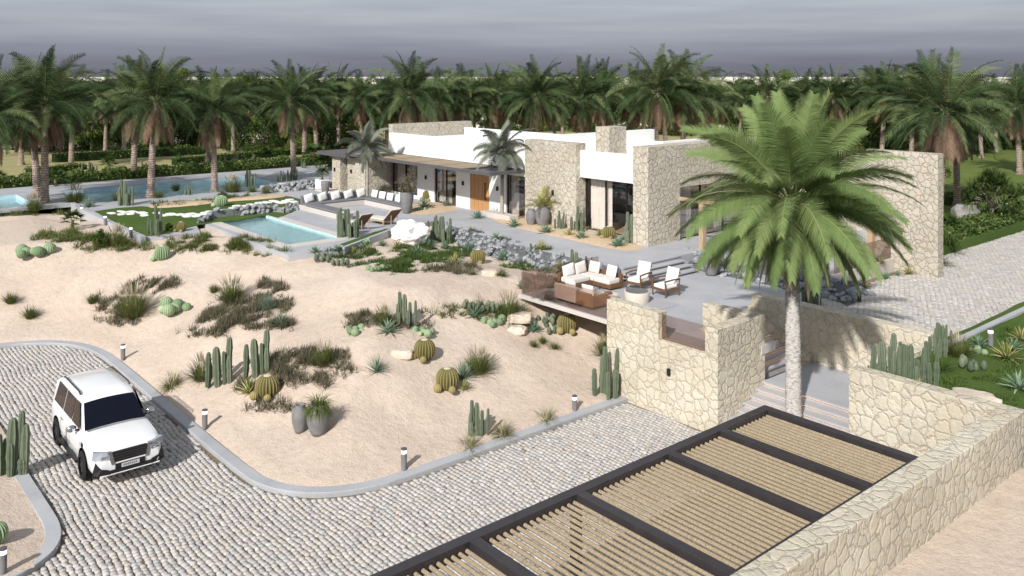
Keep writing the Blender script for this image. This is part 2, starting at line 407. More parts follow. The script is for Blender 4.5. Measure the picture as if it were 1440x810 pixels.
# ------------------------------------------------------------------ setting: ground sheets
def sheet(name, poly, z, m, thick=0.0, holes=(), kind='structure'):
    loops = [[Vector((x,y,0)) for x,y in poly]]+[[Vector((x,y,0)) for x,y in h] for h in holes]
    tris = geometry.tessellate_polygon(loops); pts = [p for l in loops for p in l]
    mb = MB(); fs = []
    for a,b,c in tris:
        A = (pts[b]-pts[a]).cross(pts[c]-pts[a]).z
        if abs(A) > 1e-9: fs.append((a,b,c) if A > 0 else (a,c,b))
    mb.add([(p.x,p.y,z) for p in pts], fs)
    if thick:
        for l in loops:
            n = len(l)
            for i in range(n):
                a, b = l[i], l[(i+1)%n]
                mb.add([(a.x,a.y,z),(b.x,b.y,z),(b.x,b.y,z-thick),(a.x,a.y,z-thick)], [(0,1,2,3)])
    return mb.build(name, m, kind=kind)
def rect(x0,x1,y0,y1): return [(x0,y0),(x1,y0),(x1,y1),(x0,y1)]
def grid(name, xs, ys, fn, m, keep=None, kind='structure'):
    mb = MB(); idx = {}
    for i, x in enumerate(xs):
        for j, y in enumerate(ys):
            idx[i,j] = len(mb.v); mb.v.append((x,y,fn(x,y))); mb.t.append(.5)
    for i in range(len(xs)-1):
        for j in range(len(ys)-1):
            cx, cy = (xs[i]+xs[i+1])/2, (ys[j]+ys[j+1])/2
            if keep and not keep(cx, cy): continue
            mb.f.append((idx[i,j],idx[i+1,j],idx[i+1,j+1],idx[i,j+1])); mb.mi.append(0)
    return mb.build(name, m, smooth='all', kind=kind)
def frange(a, b, s):
    n = int(round((b-a)/s)); return [a+(b-a)*i/n for i in range(n+1)]
def keep_dune(x, y):
    if not inpoly(x, y, SANDPOLY): return False
    if x < -62: return False
    if y > 31: return False
    if inpoly(x, y, DECK) and min(dpl(x,y,DECK+DECK[:1]),9) > .8: return False
    return True
grid('sand_dunes', frange(-62,-20.4,.26), frange(-14,31,.28), lambda x,y: sand(x,y), M['sand'], keep_dune)
grid('sand_island', frange(-37,-22.0,.3), frange(-14,5.3,.3), lambda x,y: .12+.5*S(dpl(x,y,K2)/4)+.06*noise.noise(Vector((x*.5,y*.5,0))), M['sand'], lambda x,y: inpoly(x,y,K2))
grid('sand_ground', frange(-8.4,6,.3), frange(-4,23.75,.3), lambda x,y: right_ground(max(x,-8.2),min(y,23.6)), M['sand'])
sheet('outer_ground', rect(6,200,-60,23.75), 1.55, M['sand'])
sheet('outer_ground', rect(-400,-62,-300,-4), 2.84, M['sand'])
sheet('outer_ground', rect(-62,-42,-300,-14), 2.0, M['sand'])
sheet('outer_ground', rect(-62,-61.0,-14,-4), 2.7, M['sand'])
sheet('outer_ground', rect(-42,6,-300,-14), -.03, M['sand'])
sheet('desert', [(-8000,-3000),(-112,-3000),(-112,112),(8000,112),(8000,8000),(-8000,8000)], 2.86, M['desert'])
sheet('meadow', [(-112.2,-40),(-74.3,-4),(-74.3,50),(-40,50),(-40,112.2),(-112.2,112.2)], 2.88, M['dry'])
sheet('green_field', [(-40,50),(-21.5,50),(-21.5,112.2),(-40,112.2)], 2.884, M['green_field'])
grid('garden_grass', frange(-12.7,14,.3), frange(24.05,62,.38), lambda x,y: garden(x,y) if x<-8.2 else right_ground(x,max(y,23.71)), M['lawn'])
# lower road
sheet('road_bed', rect(-42.5,-8.6,-14,22.75), -.02, M['joint'])
def setts(name, x0, x1, y0, y1, z, s, keep, wave=.16):
    V = []; T = []; r = np.random.default_rng(5)
    nx, ny = int((x1-x0)/s), int((y1-y0)/s)
    for j in range(ny):
        for i in range(nx):
            x = x0+(i+.37*j)*s-.37*s*int(j*.37)*0; x = x0+((i+.5*(j%2)+.07*math.sin(j*.9))*s)%(x1-x0); y = y0+j*s
            y2 = y+wave*math.sin(x*1.9+.6*math.sin(y*.8))+.012*math.sin(x*3.1+y)
            x2 = x+wave*.5*math.sin(y*1.7+x*.3)
            if not keep(x2, y2): continue
            V.append((x2+.007*r.standard_normal(),y2+.012*r.standard_normal())); T.append(r.random())
    V = np.array(V); n = len(V); g = s*.5*.88
    q = np.array([(-1,-1),(1,-1),(1,1),(-1,1)])
    hx = g*(1+.09*r.standard_normal((n,1))).clip(.7,1.14); hy = g*(1+.09*r.standard_normal((n,1))).clip(.7,1.14)
    a = r.standard_normal(n)*.10; ca, sa = np.cos(a), np.sin(a)
    zt = z+.028+r.standard_normal(n)*.006
    vs = np.zeros((n,8,3)); tilt = r.standard_normal((n,2))*.03
    for k in range(4):
        for L, sc in ((0,1.0),(1,.82)):
            lx = (q[k,0]*hx[:,0])*sc; ly = (q[k,1]*hy[:,0])*sc
            jx = r.standard_normal(n)*.004
            vs[:,L*4+k,0] = V[:,0]+lx*ca-ly*sa+jx; vs[:,L*4+k,1] = V[:,1]+lx*sa+ly*ca
            vs[:,L*4+k,2] = (z-.015) if L == 0 else zt+lx*tilt[:,0]+ly*tilt[:,1]
    F = np.array([(4,5,6,7),(0,1,5,4),(1,2,6,5),(2,3,7,6),(3,0,4,7)])
    fs = (np.arange(n)[:,None,None]*8+F[None]).reshape(-1)
    me = bpy.data.meshes.new(name); nv, nf = n*8, n*5
    me.vertices.add(nv); me.vertices.foreach_set('co', vs.reshape(-1).astype(np.float32))
    me.loops.add(nf*4); me.loops.foreach_set('vertex_index', fs.astype(np.int32))
    me.polygons.add(nf); me.polygons.foreach_set('loop_start', np.arange(nf, dtype=np.int32)*4)
    me.update(calc_edges=True); me.validate()
    at_ = me.attributes.new('tint','FLOAT','POINT'); at_.data.foreach_set('value', np.repeat(np.array(T),8).astype(np.float32))
    me.materials.append(M['cobble']); o = bpy.data.objects.new(name, me); C.objects.link(o); o['kind'] = 'structure'; return o
def seen(x, y, z, mg=160):
    X = .646*x+.7633*y; Y = -.7633*x+.646*y
    if Y < 8: return False
    u = 720+FPX*X/Y; v = 107+FPX*(CAMH-z)/Y
    return -mg < u < 1440+mg and v < 810+mg*1.4
def keep_low(x, y):
    if y > 22.6 or x > -8.95: return False
    if not seen(x, y, 0): return False
    if inpoly(x, y, SANDPOLY) or inpoly(x, y, K2): return False
    return min(dpl(x,y,K1), dpl(x,y,K2)) > .08
setts('cobble_road', -42, -8.9, -6, 22.7, 0, .155, keep_low, .035)
sheet('upper_road_bed', rect(-19.6,-12.3,28.4,120), 2.39, M['joint'])
setts('upper_cobble_road', -19.5, -12.35, 28.5, 72, 2.40, .215, lambda x,y: x<-12.42 and y>28.6 and seen(x,y,2.4) and (x>-18.6 or y>40), .03)
sheet('side_verge', rect(-21.51,-19.0,39.96,112.3), 2.87, M['lawn'], .5)
sheet('outer_lawn', rect(-12.7,8000,61.9,112.3), 2.6, M['green_field'])
def sweep(name, pl, w, h, z, m, side=1):
    mb = MB(); n = len(pl); L = []; Rr = []
    for i in range(n):
        a = Vector(pl[max(i-1,0)]); b = Vector(pl[min(i+1,n-1)]); d = (b-a).normalized(); nn = Vector((-d.y,d.x))*side
        p = Vector(pl[i]); L.append(p-nn*.03); Rr.append(p+nn*(w-.03))
    prof = [(0,-.1),(0,h-.025),(.025,h),(1-.03,h),(1,h-.02),(1,-.1)]
    vs = []
    for a, b in zip(L, Rr):
        for t, zz in prof: 
            p = a.lerp(b, t); vs.append((p.x,p.y,z+zz))
    k = len(prof)
    mb.add(vs, [(i*k+j,(i+1)*k+j,(i+1)*k+j+1,i*k+j+1) for i in range(n-1) for j in range(k-1)])
    return mb.build(name, m, kind='structure')
def smoothpl(P, it=2):
    for _ in range(it):
        Q = [P[0]]
        for a, b in zip(P[:-1], P[1:]): Q += [(a[0]*.75+b[0]*.25,a[1]*.75+b[1]*.25),(a[0]*.25+b[0]*.75,a[1]*.25+b[1]*.75)]
        P = Q+[P[-1]]
    return P
sweep('kerb', smoothpl(K1), .36, .13, 0, M['kerb'], -1)
sweep('kerb', smoothpl(K2), .36, .13, 0, M['kerb'], 1)
sweep('kerb', [(-12.35,28.7),(-12.35,70)], .22, .30, 2.4, M['kerb'], -1)
# deck slab with pools cut out
POOL1, POOL2, PLUNGE = rect(-70,-61.9,15.4,30), rect(-70,-62.5,-4,12.6), rect(-50.0,-40.3,19.3,22.3)
dk = sheet('deck', DECK, 3.0, M['deck'], .9, [POOL1, POOL2, PLUNGE])
# pale coping round the plunge pool, 4 mm above the deck
mbk = MB()
for r_ in (rect(-50.4,-39.9,18.75,19.3), rect(-40.3,-39.5,19.3,22.3), rect(-50.4,-50.0,19.3,22.3), rect(-50.4,-39.9,22.3,22.8)):
    mbk.prism(r_, 3.0, 3.02)
mbk.build('pool_coping', M['pale_deck'], kind='structure')
def pool(rc, wz, bz, name, tm):
    (x0,y0),(x1,_),(_,y1),_ = rc
    mb = MB(); e = .004
    mb.add([(x0,y0,bz),(x1,y0,bz),(x1,y1,bz),(x0,y1,bz)], [(0,1,2,3)])
    for a, b in (((x0+e,y0),(x0+e,y1)),((x1-e,y0),(x1-e,y1)),((x0,y0+e),(x1,y0+e)),((x0,y1-e),(x1,y1-e))):
        mb.add([(*a,bz),(*b,bz),(*b,2.985),(*a,2.985)], [(0,1,2,3)])
    mb.build('pool_basin', tm, kind='structure')
    w = MB(); w.add([(x0,y0,wz),(x1,y0,wz),(x1,y1,wz),(x0,y1,wz)], [(0,1,2,3)])
    w.build(name, M['water'], kind='structure')
pool(POOL1, 2.72, 1.7, 'pool_water', M['tile_deep'])
pool(POOL2, 2.72, 1.7, 'pool_water', M['tile_deep'])
pool(PLUNGE, 2.90, 2.1, 'plunge_pool_water', M['tile'])
# lawn and stepping stones
LAWNPX = [(133,297.5),(165,293),(200,290.5),(227,293),(262,289.5),(320,283.5),(345,281),(380,279),(407,276.5),(424,281),(441,285.5),(416,296),(391,307),(376,303),(340,309),(282,316),(250,324),(222,331),(200,333)]
LAWN = [tuple(at(u,v,3.0))[:2] for u,v in LAWNPX]
sheet('lawn', LAWN, 3.03, M['lawn'], .04)
mb = MB()
for px,py in [(157,300),(172,298),(186,298),(200,299.5),(170,301.5),(183,301),(203,303),(222,300),(240,301.5),(233,303),(252,302),(268,301),(275,304),(290,300),(297,298),(283,301.5),(262,304),(317,296),(327,293),(340,291.5),(333,290),(352,288),(367,286),(362,288.5),(375,284.5),(385,283),(395,285),(407,281),(413,284),(403,283),(322,298),(345,290)]:
    p = at(px,py,3.03); w = rnd.uniform(.32,.6); h = rnd.uniform(.2,.34); a = rnd.uniform(-.2,.2)
    ps = [(p.x+(dx*w*math.cos(a)-dy*h*math.sin(a))*rnd.uniform(.85,1.1), p.y+(dx*w*math.sin(a)+dy*h*math.cos(a))*rnd.uniform(.85,1.1)) for dx,dy in ((-.6,-1),(.6,-1),(1,-.5),(1,.5),(.6,1),(-.6,1),(-1,.5),(-1,-.5))]
    mb.prism(ps, 3.031, 3.05+rnd.random()*.02)
tag(mb.build('stepping_stones', M['white_rock']), 'irregular white stepping stones set in a path across the green lawn', 'stepping stones')
def wallobj(name, boxes, m, label, cat, bevel=.02):
    mb = MB()
    for b in boxes: mb.box(*b)
    x = min(b[0] for b in boxes); y = min(b[2] for b in boxes); z = min(b[4] for b in boxes)
    o = mb.build(name, m, loc=(x,y,z), world=True, bevel=bevel); return tag(o, label, cat)
wallobj('lawn_wall', [(-59.9,-46.75,14.12,14.4,2.2,3.12)], M['kerb'], 'low grey concrete retaining wall along the sand side of the lawn', 'retaining wall', .01)
wallobj('pool_step_wall', [(-61.3,-61.0,9.5,14.4,2.3,3.25),(-61.0,-59.9,14.1,14.4,2.4,3.25)], M['kerb'], 'low grey concrete planter wall at the corner of the long pool', 'planter wall', .01)
# ---------------- terrace at 2.4
wallobj('terrace_slab', [(-27.2,-21.55,23.35,28.5,2.24,2.40),(-21.55,-19.2,23.2,28.5,2.1,2.40),(-19.2,-16.62,25.4-.3,25.9,2.1,2.398)], M['pale_deck'], 'pale concrete terrace slab jutting out over the sand beside the stone stair tower', 'terrace', 0)
mb = MB(); 
mb.box(-27.2,-19.2,28.5,32.2,1.5,2.40); mb.box(-27.0,-15.2,32.2,34.0,1.2,2.397); mb.box(-19.2,-19.15,28.2,32.2,1.2,2.396)
mb.box(-19.15,-17.4,28.95,32.2,1.5,2.394)
mb.build('terrace_floor', M['deck'], kind='structure')
sheet('terrace_finish', rect(-27.15,-19.25,23.40,28.5), 2.404, M['deck'])
sheet('terrace_finish', rect(-19.25,-16.9,23.3,25.0), 2.408, M['deck'])
# stairs: upper four steps between terrace and deck (treads run along y)
def stair(name, boxes, leds, label):
    e = empty(name, (boxes[0][0], boxes[0][2], boxes[0][4]), 0, label, 'stairs')
    mb = MB()
    for b in boxes: mb.box(*b)
    o = mb.build('steps', M['deck'], parent=None, world=True, loc=tuple(e.location)); o.parent = e; o.location = (0,0,0)
    if leds:
        for b in leds:
            l = MB(); l.box(*b); q = l.build('led_strip', M['led'], world=True, loc=tuple(e.location)); q.parent = e; q.location = (0,0,0)
    return e
stair('terrace_steps', [b for k in range(3) for b in ((-25.9, -24.83-k*.36, 28.36, 32.24, 2.3, 2.4+.15*(k+1)-.05), (-25.9+.001*k, -24.72-k*.36, 28.35, 32.25, 2.4+.15*(k+1)-.05, 2.4+.15*(k+1)-.001*k))]+[(-25.98,-25.80,28.35,32.25,2.95,3.006)], None, 'wide grey concrete steps climbing from the seating terrace to the house deck')
# tower between the drive and the terrace
PX, QY = -16.65, 22.69
t = wallobj('stair_tower', [(-21.5,PX,QY,QY+.45,-.1,2.50),(-21.5,-19.1,QY+.002,QY+.448,2.5,3.42),(-17.15,PX+.002,QY-.002,QY+.452,2.5,3.40),
   (-17.15,PX,QY+.45,25.35,-.1,3.40),(-18.95,-17.15,24.93,25.35,2.2,3.40),(-21.5,-21.0,QY+.45,27.5,-.1,2.1)], M['stone'], 'tall cream stone tower wall with a notched parapet between cobbled drive and stair', 'stone wall')
lb = MB(); lb.box(-.05,.05,-.09,.0,-.11,.11); l = lb.build('wall_lamp', M['black']); l.parent = t; l.location = (-18.6+21.5,-.002,1.55+.1)
g = MB(); g.box(-19.1,-17.15,QY+.2,QY+.225,2.50,3.35); tag(g.build('glass_balustrade', M['bronze_glass'], loc=(-19.1,QY+.2,2.5), world=True), 'bronze tinted glass pane set in the gap of the stone tower parapet', 'glass balustrade')
g = empty('glass_balustrade', (-27.1,23.45,2.4), 0, 'bronze tinted glass balustrade round the cantilevered seating terrace', 'glass balustrade')
for b in ((0,2.78,0,.025,.0,.95),(2.8,5.55,0,.025,.0,.95),(0,.025,.03,2.4,0,.95),(0,.025,2.43,4.6,0,.95)):
    m_ = MB(); m_.box(*b); m_.build('pane', M['bronze_glass'], g)
# lower flight, landing, upper flight
boxes = [b for k in range(8) for b in ((-16.64,-12.75,22.70+.36*k,25.52+.001*k,-.1,.15*(k+1)-.06),(-16.64,-12.75,22.62+.36*k,25.5+.001*k,.15*(k+1)-.06,.15*(k+1)))]
leds = [(-16.6,-12.8,22.68+.36*k,22.698+.36*k,.15*(k+1)-.09,.15*(k+1)-.065) for k in range(8)]
stair('lower_stairs', boxes, leds, 'broad flight of pale concrete steps with warm light strips below the big palm')
mb = MB(); mb.box(-16.64,-12.75,25.5,28.2,-.1,1.197); mb.build('landing', M['deck'], kind='structure')
boxes = [b for k in range(8) for b in ((-19.3,-17.02-.29*k,25.36,28.199-.001*k,1.0,1.2+.15*(k+1)-.06),(-19.3,-16.95-.29*k,25.36,28.2-.001*k,1.2+.15*(k+1)-.06,1.2+.15*(k+1)-.0005*k))]
leds = [(-17.018-.29*k,-17.00-.29*k,25.4,28.15,1.2+.15*k+.06,1.2+.15*k+.085) for k in range(8)]
stair('upper_stairs', boxes, leds, 'narrow flight of concrete steps with light strips rising behind the stone tower')
wallobj('stair_back_wall', [(-19.15,-12.4,28.2,28.75,-.1,3.15)], M['stone'], 'long cream stone retaining wall behind the stair landing below the upper road', 'stone wall')
sb = MB()
k_ = [(-19.15,2.75),(-16.6,1.45),(-16.6,1.0),(-19.15,1.0)]
sb.add([(x,27.98,z) for x,z in k_]+[(x,28.198,z) for x,z in k_], [(0,1,2,3),(7,6,5,4),(0,4,5,1),(1,5,6,2),(3,2,6,7),(0,3,7,4)])
tag(sb.build('stringer_wall', M['stone'], loc=(-19.15,27.98,1.0), world=True), 'sloping stone stringer along the upper steps below the retaining wall', 'stone wall')
wallobj('garden_wall', [(-12.72,-8.75,23.6,24.1,-.1,3.0),(-12.72,-12.4,24.1,28.2,-.1,2.78)], M['stone'], 'cream stone wall closing the lower stairs in front of the tall cacti', 'stone wall')
wallobj('boundary_wall', [(-8.75,-8.2,2.0,24.1,-.1,3.0)], M['stone'], 'long thick cream stone wall running beside the slatted car pergola', 'stone wall')
# car pergola
pg = empty('car_pergola', (-12.9,19.7,0), 0, 'large dark steel car pergola with timber slats beside the stone wall', 'pergola')
def part(mb, name, m, par, **k):
    o = mb.build(name, m, **k); o.parent = par
    o.matrix_parent_inverse = par.matrix_world.inverted() if False else Matrix.Translation(-Vector(par.location)); return o
PZ = 2.82
mb = MB(); mb.box(-12.97,-12.72,2.0,19.72,PZ-.26,PZ); part(mb, 'beam', M['steel'], pg)
mb = MB(); mb.box(-8.98,-8.76,2.0,19.72,PZ-.26,PZ-.004); part(mb, 'beam', M['steel'], pg)
ys = [19.60,17.56,15.58,12.64,9.7,8.6,6.2,4.0]
ys = [19.60,17.56,15.58,12.64,9.85,7.0,4.2]
for y in ys:
    mb = MB(); mb.box(-12.715,-8.985,y-.12,y+.118,PZ-.24,PZ-.002); part(mb, 'beam', M['steel'], pg)
for a, b in zip(ys[1:], ys[:-1]):
    y0, y1 = a+.12, b-.12; cnt = int((y1-y0)/.16)
    mb = MB()
    for k in range(cnt):
        y = y0+(k+.5)*(y1-y0)/cnt; mb.tube([(-12.70,y,PZ-.14),(-9.0,y,PZ-.14)], .042, 8)
    part(mb, 'slat_panel', M['slat'], pg)
for y in (19.6,12.64,7.0):
    mb = MB(); mb.box(-12.95,-12.76,y-.09,y+.09,-.02,PZ-.26); part(mb, 'post', M['steel'], pg)
# ------------------------------------------------------------------ house
HZ = 3.0
house = empty('villa', (-40,33.3,HZ), 0, 'long single storey villa of white plaster blocks and cream stone walls', 'house')
def hp(name, boxes, m, par=None, bevel=0):
    mb = MB()
    for b in boxes: mb.box(*b)
    o = part(mb, name, m, house)
    if par:
        o.parent = par; o.matrix_parent_inverse = Matrix()
    if bevel:
        b = o.modifiers.new('bevel','BEVEL'); b.width = bevel; b.segments = 2
    return o
Q = 33.3
# floor, roofs
hp('floor', [(-53,-28.4,Q+.02,46,2.9,3.02)], M['floor_in'])
hp('roof', [(-53.0,-38.2,Q+.32,45,6.6,7.0),(-38.2,-28.4,Q+.6,45,6.6,6.98)], M['roof'])
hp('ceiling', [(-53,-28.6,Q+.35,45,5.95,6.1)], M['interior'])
# white front wall with openings
hp('wall', [(-53.1,-38.05,Q,Q+.3,5.55,7.42),(-49.47,-47.51,Q+.003,Q+.297,3,5.55),(-45.0,-43.5,Q+.003,Q+.297,3,5.55),(-41.53,-39.95,Q+.003,Q+.297,3,5.55),
            (-52.8,-49.47,Q+.004,Q+.296,3,3.22)], M['white'])
hp('parapet', [(-33.9,-29.0,Q+.2,Q+.5,5.92,7.40)], M['white'])
hp('roof_wall', [(-51.5,-38.5,38.9,39.2,6.9,7.65)], M['white'])
hp('roof_wall', [(-38.6,-33.0,34.9,35.2,6.9,7.98)], M['white'])
hp('roof_wall', [(-31.7,-29.22,35.1,35.4,6.9,8.05),(-29.6,-29.22,35.4,42,6.9,8.05)], M['white'])
hp('roof_wall', [(-38.5,-38.2,35.2,45,6.9,7.9)], M['white'])
hp('stone_roof_wall', [(-53.65,-53.1,33.6,40.8,6.0,8.0)], M['stone_house'])
hp('chimney', [(-32.7,-31.7,32.75+.9,34.1+.9,6.9,8.75)], M['stone_house'])
hp('stone_wall', [(-38.05,-33.75,Q-.1,Q+.62,3.0,7.78)], M['stone_house'])
hp('stone_wall', [(-29.2,-28.2,32.75,35.25,3,7.95),(-29.2,-28.203,35.25,45,5.75,7.947),(-29.2,-28.203,41.2,45,3,5.75)], M['stone_house'])
hp('stone_wall', [(-28.2,-20.36,45,45.5,2.4,7.2)], M['stone_house'])
hp('stone_wall', [(-53.6,-53.1,31.9+.0,33.9,3,5.79),(-55.6,-53.1,31.3,31.9,3,5.79)], M['stone_house'])
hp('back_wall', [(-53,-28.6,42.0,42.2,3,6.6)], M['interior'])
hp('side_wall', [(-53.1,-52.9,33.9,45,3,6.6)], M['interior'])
hp('stone_wall', [(-20.35,-17.0,39.4,39.95,2.0,8.0)], M['stone_house'])
# porch
hp('porch_pillar', [(-57.35,-56.15,31.0,31.55,3,5.62),(-57.35,-56.15,31.553,34.8,3,5.62)], M['stone_house'])
hp('porch_back_wall', [(-57.35,-53.6,36.3,36.7,3,4.1),(-57.35,-56.8,34.8,36.3,3,3.6)], M['stone_house'])
hp('porch_roof', [(-59.0,-54.21,30.6,35.4,5.62,5.86)], M['grey_frame'])
hp('porch_step', [(-57.9,-53.6,29.9,31.0,3.0,3.16)], M['pale_deck'])
# windows
def window(x0, x1, z0, z1, y, curt, along='x', n=1, q2=None):
    """opening along x at depth y (or along y at x=y)"""
    fr = []; w = .06
    def bx(a, b, c, d, zz0, zz1): return (a,b,c,d,zz0,zz1) if along == 'x' else (c,d,a,b,zz0,zz1)
    fr = [bx(x0,x0+w,y,y+.10,z0,z1), bx(x1-w,x1,y,y+.10,z0,z1), bx(x0+w,x1-w,y,y+.10,z1-w,z1), bx(x0+w,x1-w,y,y+.10,z0,z0+.04)]
    for k in range(1, n):
        xm = x0+(x1-x0)*k/n; fr.append(bx(xm-.025,xm+.025,y+.002,y+.098,z0+.04,z1-w))
    f = hp('window', fr, M['black'])
    hp('pane', [bx(x0+w,x1-w,y+.04,y+.05,z0+.04,z1-w)], M['glass'], f)
    for a, b in curt:
        mb = MB(); N = int((b-a)/.035); amp = .07; vs = []
        for i in range(N+1):
            x = a+(b-a)*i/N; yy = y+.28+amp*math.sin(i*1.05+.4*math.sin(i*.3))
            for zz in (z0+.05, z1-.03): vs.append((x,yy,zz) if along == 'x' else (yy,x,zz))
        if along != 'x': vs = [(y-.28-(vx-y-.28), vy, vz) for vx,vy,vz in vs]
        mb.add(vs, [(2*i,2*i+2,2*i+3,2*i+1) for i in range(N)])
        o = part(mb, 'curtain', M['curtain'], house)
window(-52.8,-49.47,3.22,5.55,Q+.12,[(-52.6,-51.5),(-50.1,-49.6)],n=2)
window(-47.51,-45.0,3.02,5.55,Q+.12,[(-47.4,-46.0)],n=2)
window(-39.95,-38.05,3.02,5.9,Q+.12,[(-39.9,-39.1)])
window(-33.75,-29.2,3.02,5.92,Q+.62,[(-33.6,-31.95),(-29.9,-29.25)],n=3)
window(35.25,41.2,3.02,5.75,-28.5,[(35.35,36.9),(38.9,41.1)],'y',n=3)
# front door
d = hp('door', [(-43.5,-41.53,Q+.06,Q+.14,3.02,5.55)], M['door'])
hp('handle', [(-41.98,-41.92,Q-.03,Q+.0,3.75,4.85),(-41.975,-41.925,Q-.0,Q+.062,3.80,3.84),(-41.975,-41.925,Q-.0,Q+.062,4.76,4.80)], M['black'], d)
hp('panel_joints', [(x-.006,x+.006,Q+.052,Q+.0595,3.05,5.5) for x in (-43.1,-42.7,-42.3)], M['teak'], d)
hp('door_frame', [(-43.56,-43.5,Q+.04,Q+.16,3.02,5.55),(-41.53,-41.47,Q+.04,Q+.16,3.02,5.55)], M['black'], d)
for x, y, z in ((-48.4,Q,4.6),(-44.2,Q,4.6),(-40.7,Q,4.6),(-35.6,Q-.1,4.9),(-55.0,31.3,4.6),(-56.9,31.0,4.6)):
    hp('wall_lamp', [(x-.06,x+.06,y-.1,y-.001,z-.13,z+.13)], M['black'])
# slatted canopy over the front
cx0, cx1, cy0 = -54.2, -38.1, 30.6
cn = hp('canopy', [(cx0,cx1,cy0,cy0+.12,5.80,5.99),(cx0,cx1,Q-.12,Q-.004,5.80,5.99),(cx0,cx0+.16,cy0+.12,Q-.12,5.80,5.987),(cx1-.16,cx1,cy0+.12,Q-.12,5.80,5.987)]+
   [(x-.11,x+.11,cy0+.12,Q-.12,5.81,5.985) for x in (-51.2,-48.6,-46.0,-43.4,-41.0)], M['grey_frame'])
sl = []
xs = [cx0+.16,-51.2,-48.6,-46.0,-43.4,-41.0]
for a, b in zip(xs[:-1], xs[1:]):
    y = cy0+.15
    while y < Q-.2: sl.append((a+.1,b-.11,y,y+.05,5.90,5.98)); y += .115
hp('slat_panel', sl, M['slat'], cn)
hp('canopy', [(-40.4,-38.3,cy0+.16,Q-.16,5.86,5.92)], M['grey_frame'])
# timber pergola on the right terrace
tp = empty('timber_pergola', (-26.1,34.3,HZ), 0, 'light timber pergola with square posts on the right hand house terrace behind the big palm', 'pergola')
for x, y in ((-26.1,34.35),(-19.9,34.35),(-22.9,34.35),(-19.9,39.0)):
    mb = MB(); mb.box(x-.13,x+.13,y-.13,y+.13,3.0,5.25); part(mb, 'post', M['post'], tp)
for y in (34.35,38.9):
    mb = MB(); mb.box(-27.6,-19.6,y-.07,y+.07,5.252,5.42); part(mb, 'beam', M['post'], tp)
for k in range(4):
    x = -26.1+k*2.1; mb = MB(); mb.box(x-.05,x+.05,34.43,38.82,5.26,5.40); part(mb, 'rafter', M['post'], tp)
g = empty('glass_balustrade', (-19.1,34.2,3.0), 0, 'bronze glass balustrade along the right edge of the house terrace', 'glass balustrade')
for a in (0,2.55): 
    m_ = MB(); m_.box(0,.025,a,a+2.5,0,1.0); m_.build('pane', M['bronze_glass'], g)
wallobj('terrace_kerb', [(-19.25,-18.98,34.0,39.35,2.3,3.02)], M['pale_deck'], 'pale concrete edge kerb of the right hand terrace above the planting', 'kerb', .01)
# interior furniture seen through the glass
def table(name, x, y, z, w, d, h, m, label):
    e = empty(name, (x,y,z), 0, label, 'table'); mb = MB(); mb.box(-w/2,w/2,-d/2,d/2,h-.06,h); mb.build('table_top', m, e, bevel=.01)
    for a in (-1,1):
        for b in (-1,1):
            mb = MB(); mb.box(a*(w/2-.1)-.04,a*(w/2-.1)+.04,b*(d/2-.1)-.04,b*(d/2-.1)+.04,0,h-.062); mb.build('leg', m, e)
    return e
table('dining_table', -31.4, 38.2, 3.02, 2.4, 1.1, .75, M['teak'], 'dark dining table seen through the large glazed opening right of the stone wall')
def dchair():
    e = empty('dining_chair', (0,0,0), 0, 'dark dining chair at the table inside the glazed room', 'chair')
    mb = MB(); mb.box(-.24,.24,-.24,.24,.42,.48); mb.build('seat', M['teak'], e, bevel=.01)
    mb = MB(); mb.box(-.24,.24,.2,.25,.48,.95); mb.build('backrest', M['teak'], e, bevel=.01)
    for a in (-1,1):
        for b in (-1,1):
            mb = MB(); mb.box(a*.21-.02,a*.21+.02,b*.21-.02,b*.21+.02,0,.418); mb.build('leg', M['teak'], e)
    return e
dc = dchair()
for i in range(6):
    place(dc, (-32.2+.8*(i%3), 38.2+(.85 if i<3 else -.85), 3.02), 0 if i<3 else PI, 1, 'dark dining chair at the table inside the glazed room', 'dining chairs inside the villa')
def soft(mb, x0,x1,y0,y1,z0,z1): mb.box(x0,x1,y0,y1,z0,z1)
e = empty('indoor_sofa', (-46.3,36.6,3.02), 0, 'brown sofa inside the villa behind the window left of the door', 'sofa')
mb = MB(); mb.box(-1,1,-.4,.4,.1,.42); mb.build('seat', M['rattan'], e, bevel=.04)
mb = MB(); mb.box(-1,1,.42,.6,.1,.85); mb.build('backrest', M['rattan'], e, bevel=.04)
e = empty('indoor_sofa', (-51.0,36.6,3.02), 0, 'brown sofa inside the villa behind the leftmost window', 'sofa')
mb = MB(); mb.box(-1,1,-.4,.4,.1,.42); mb.build('seat', M['rattan'], e, bevel=.04)
mb = MB(); mb.box(-1,1,.42,.6,.1,.85); mb.build('backrest', M['rattan'], e, bevel=.04)

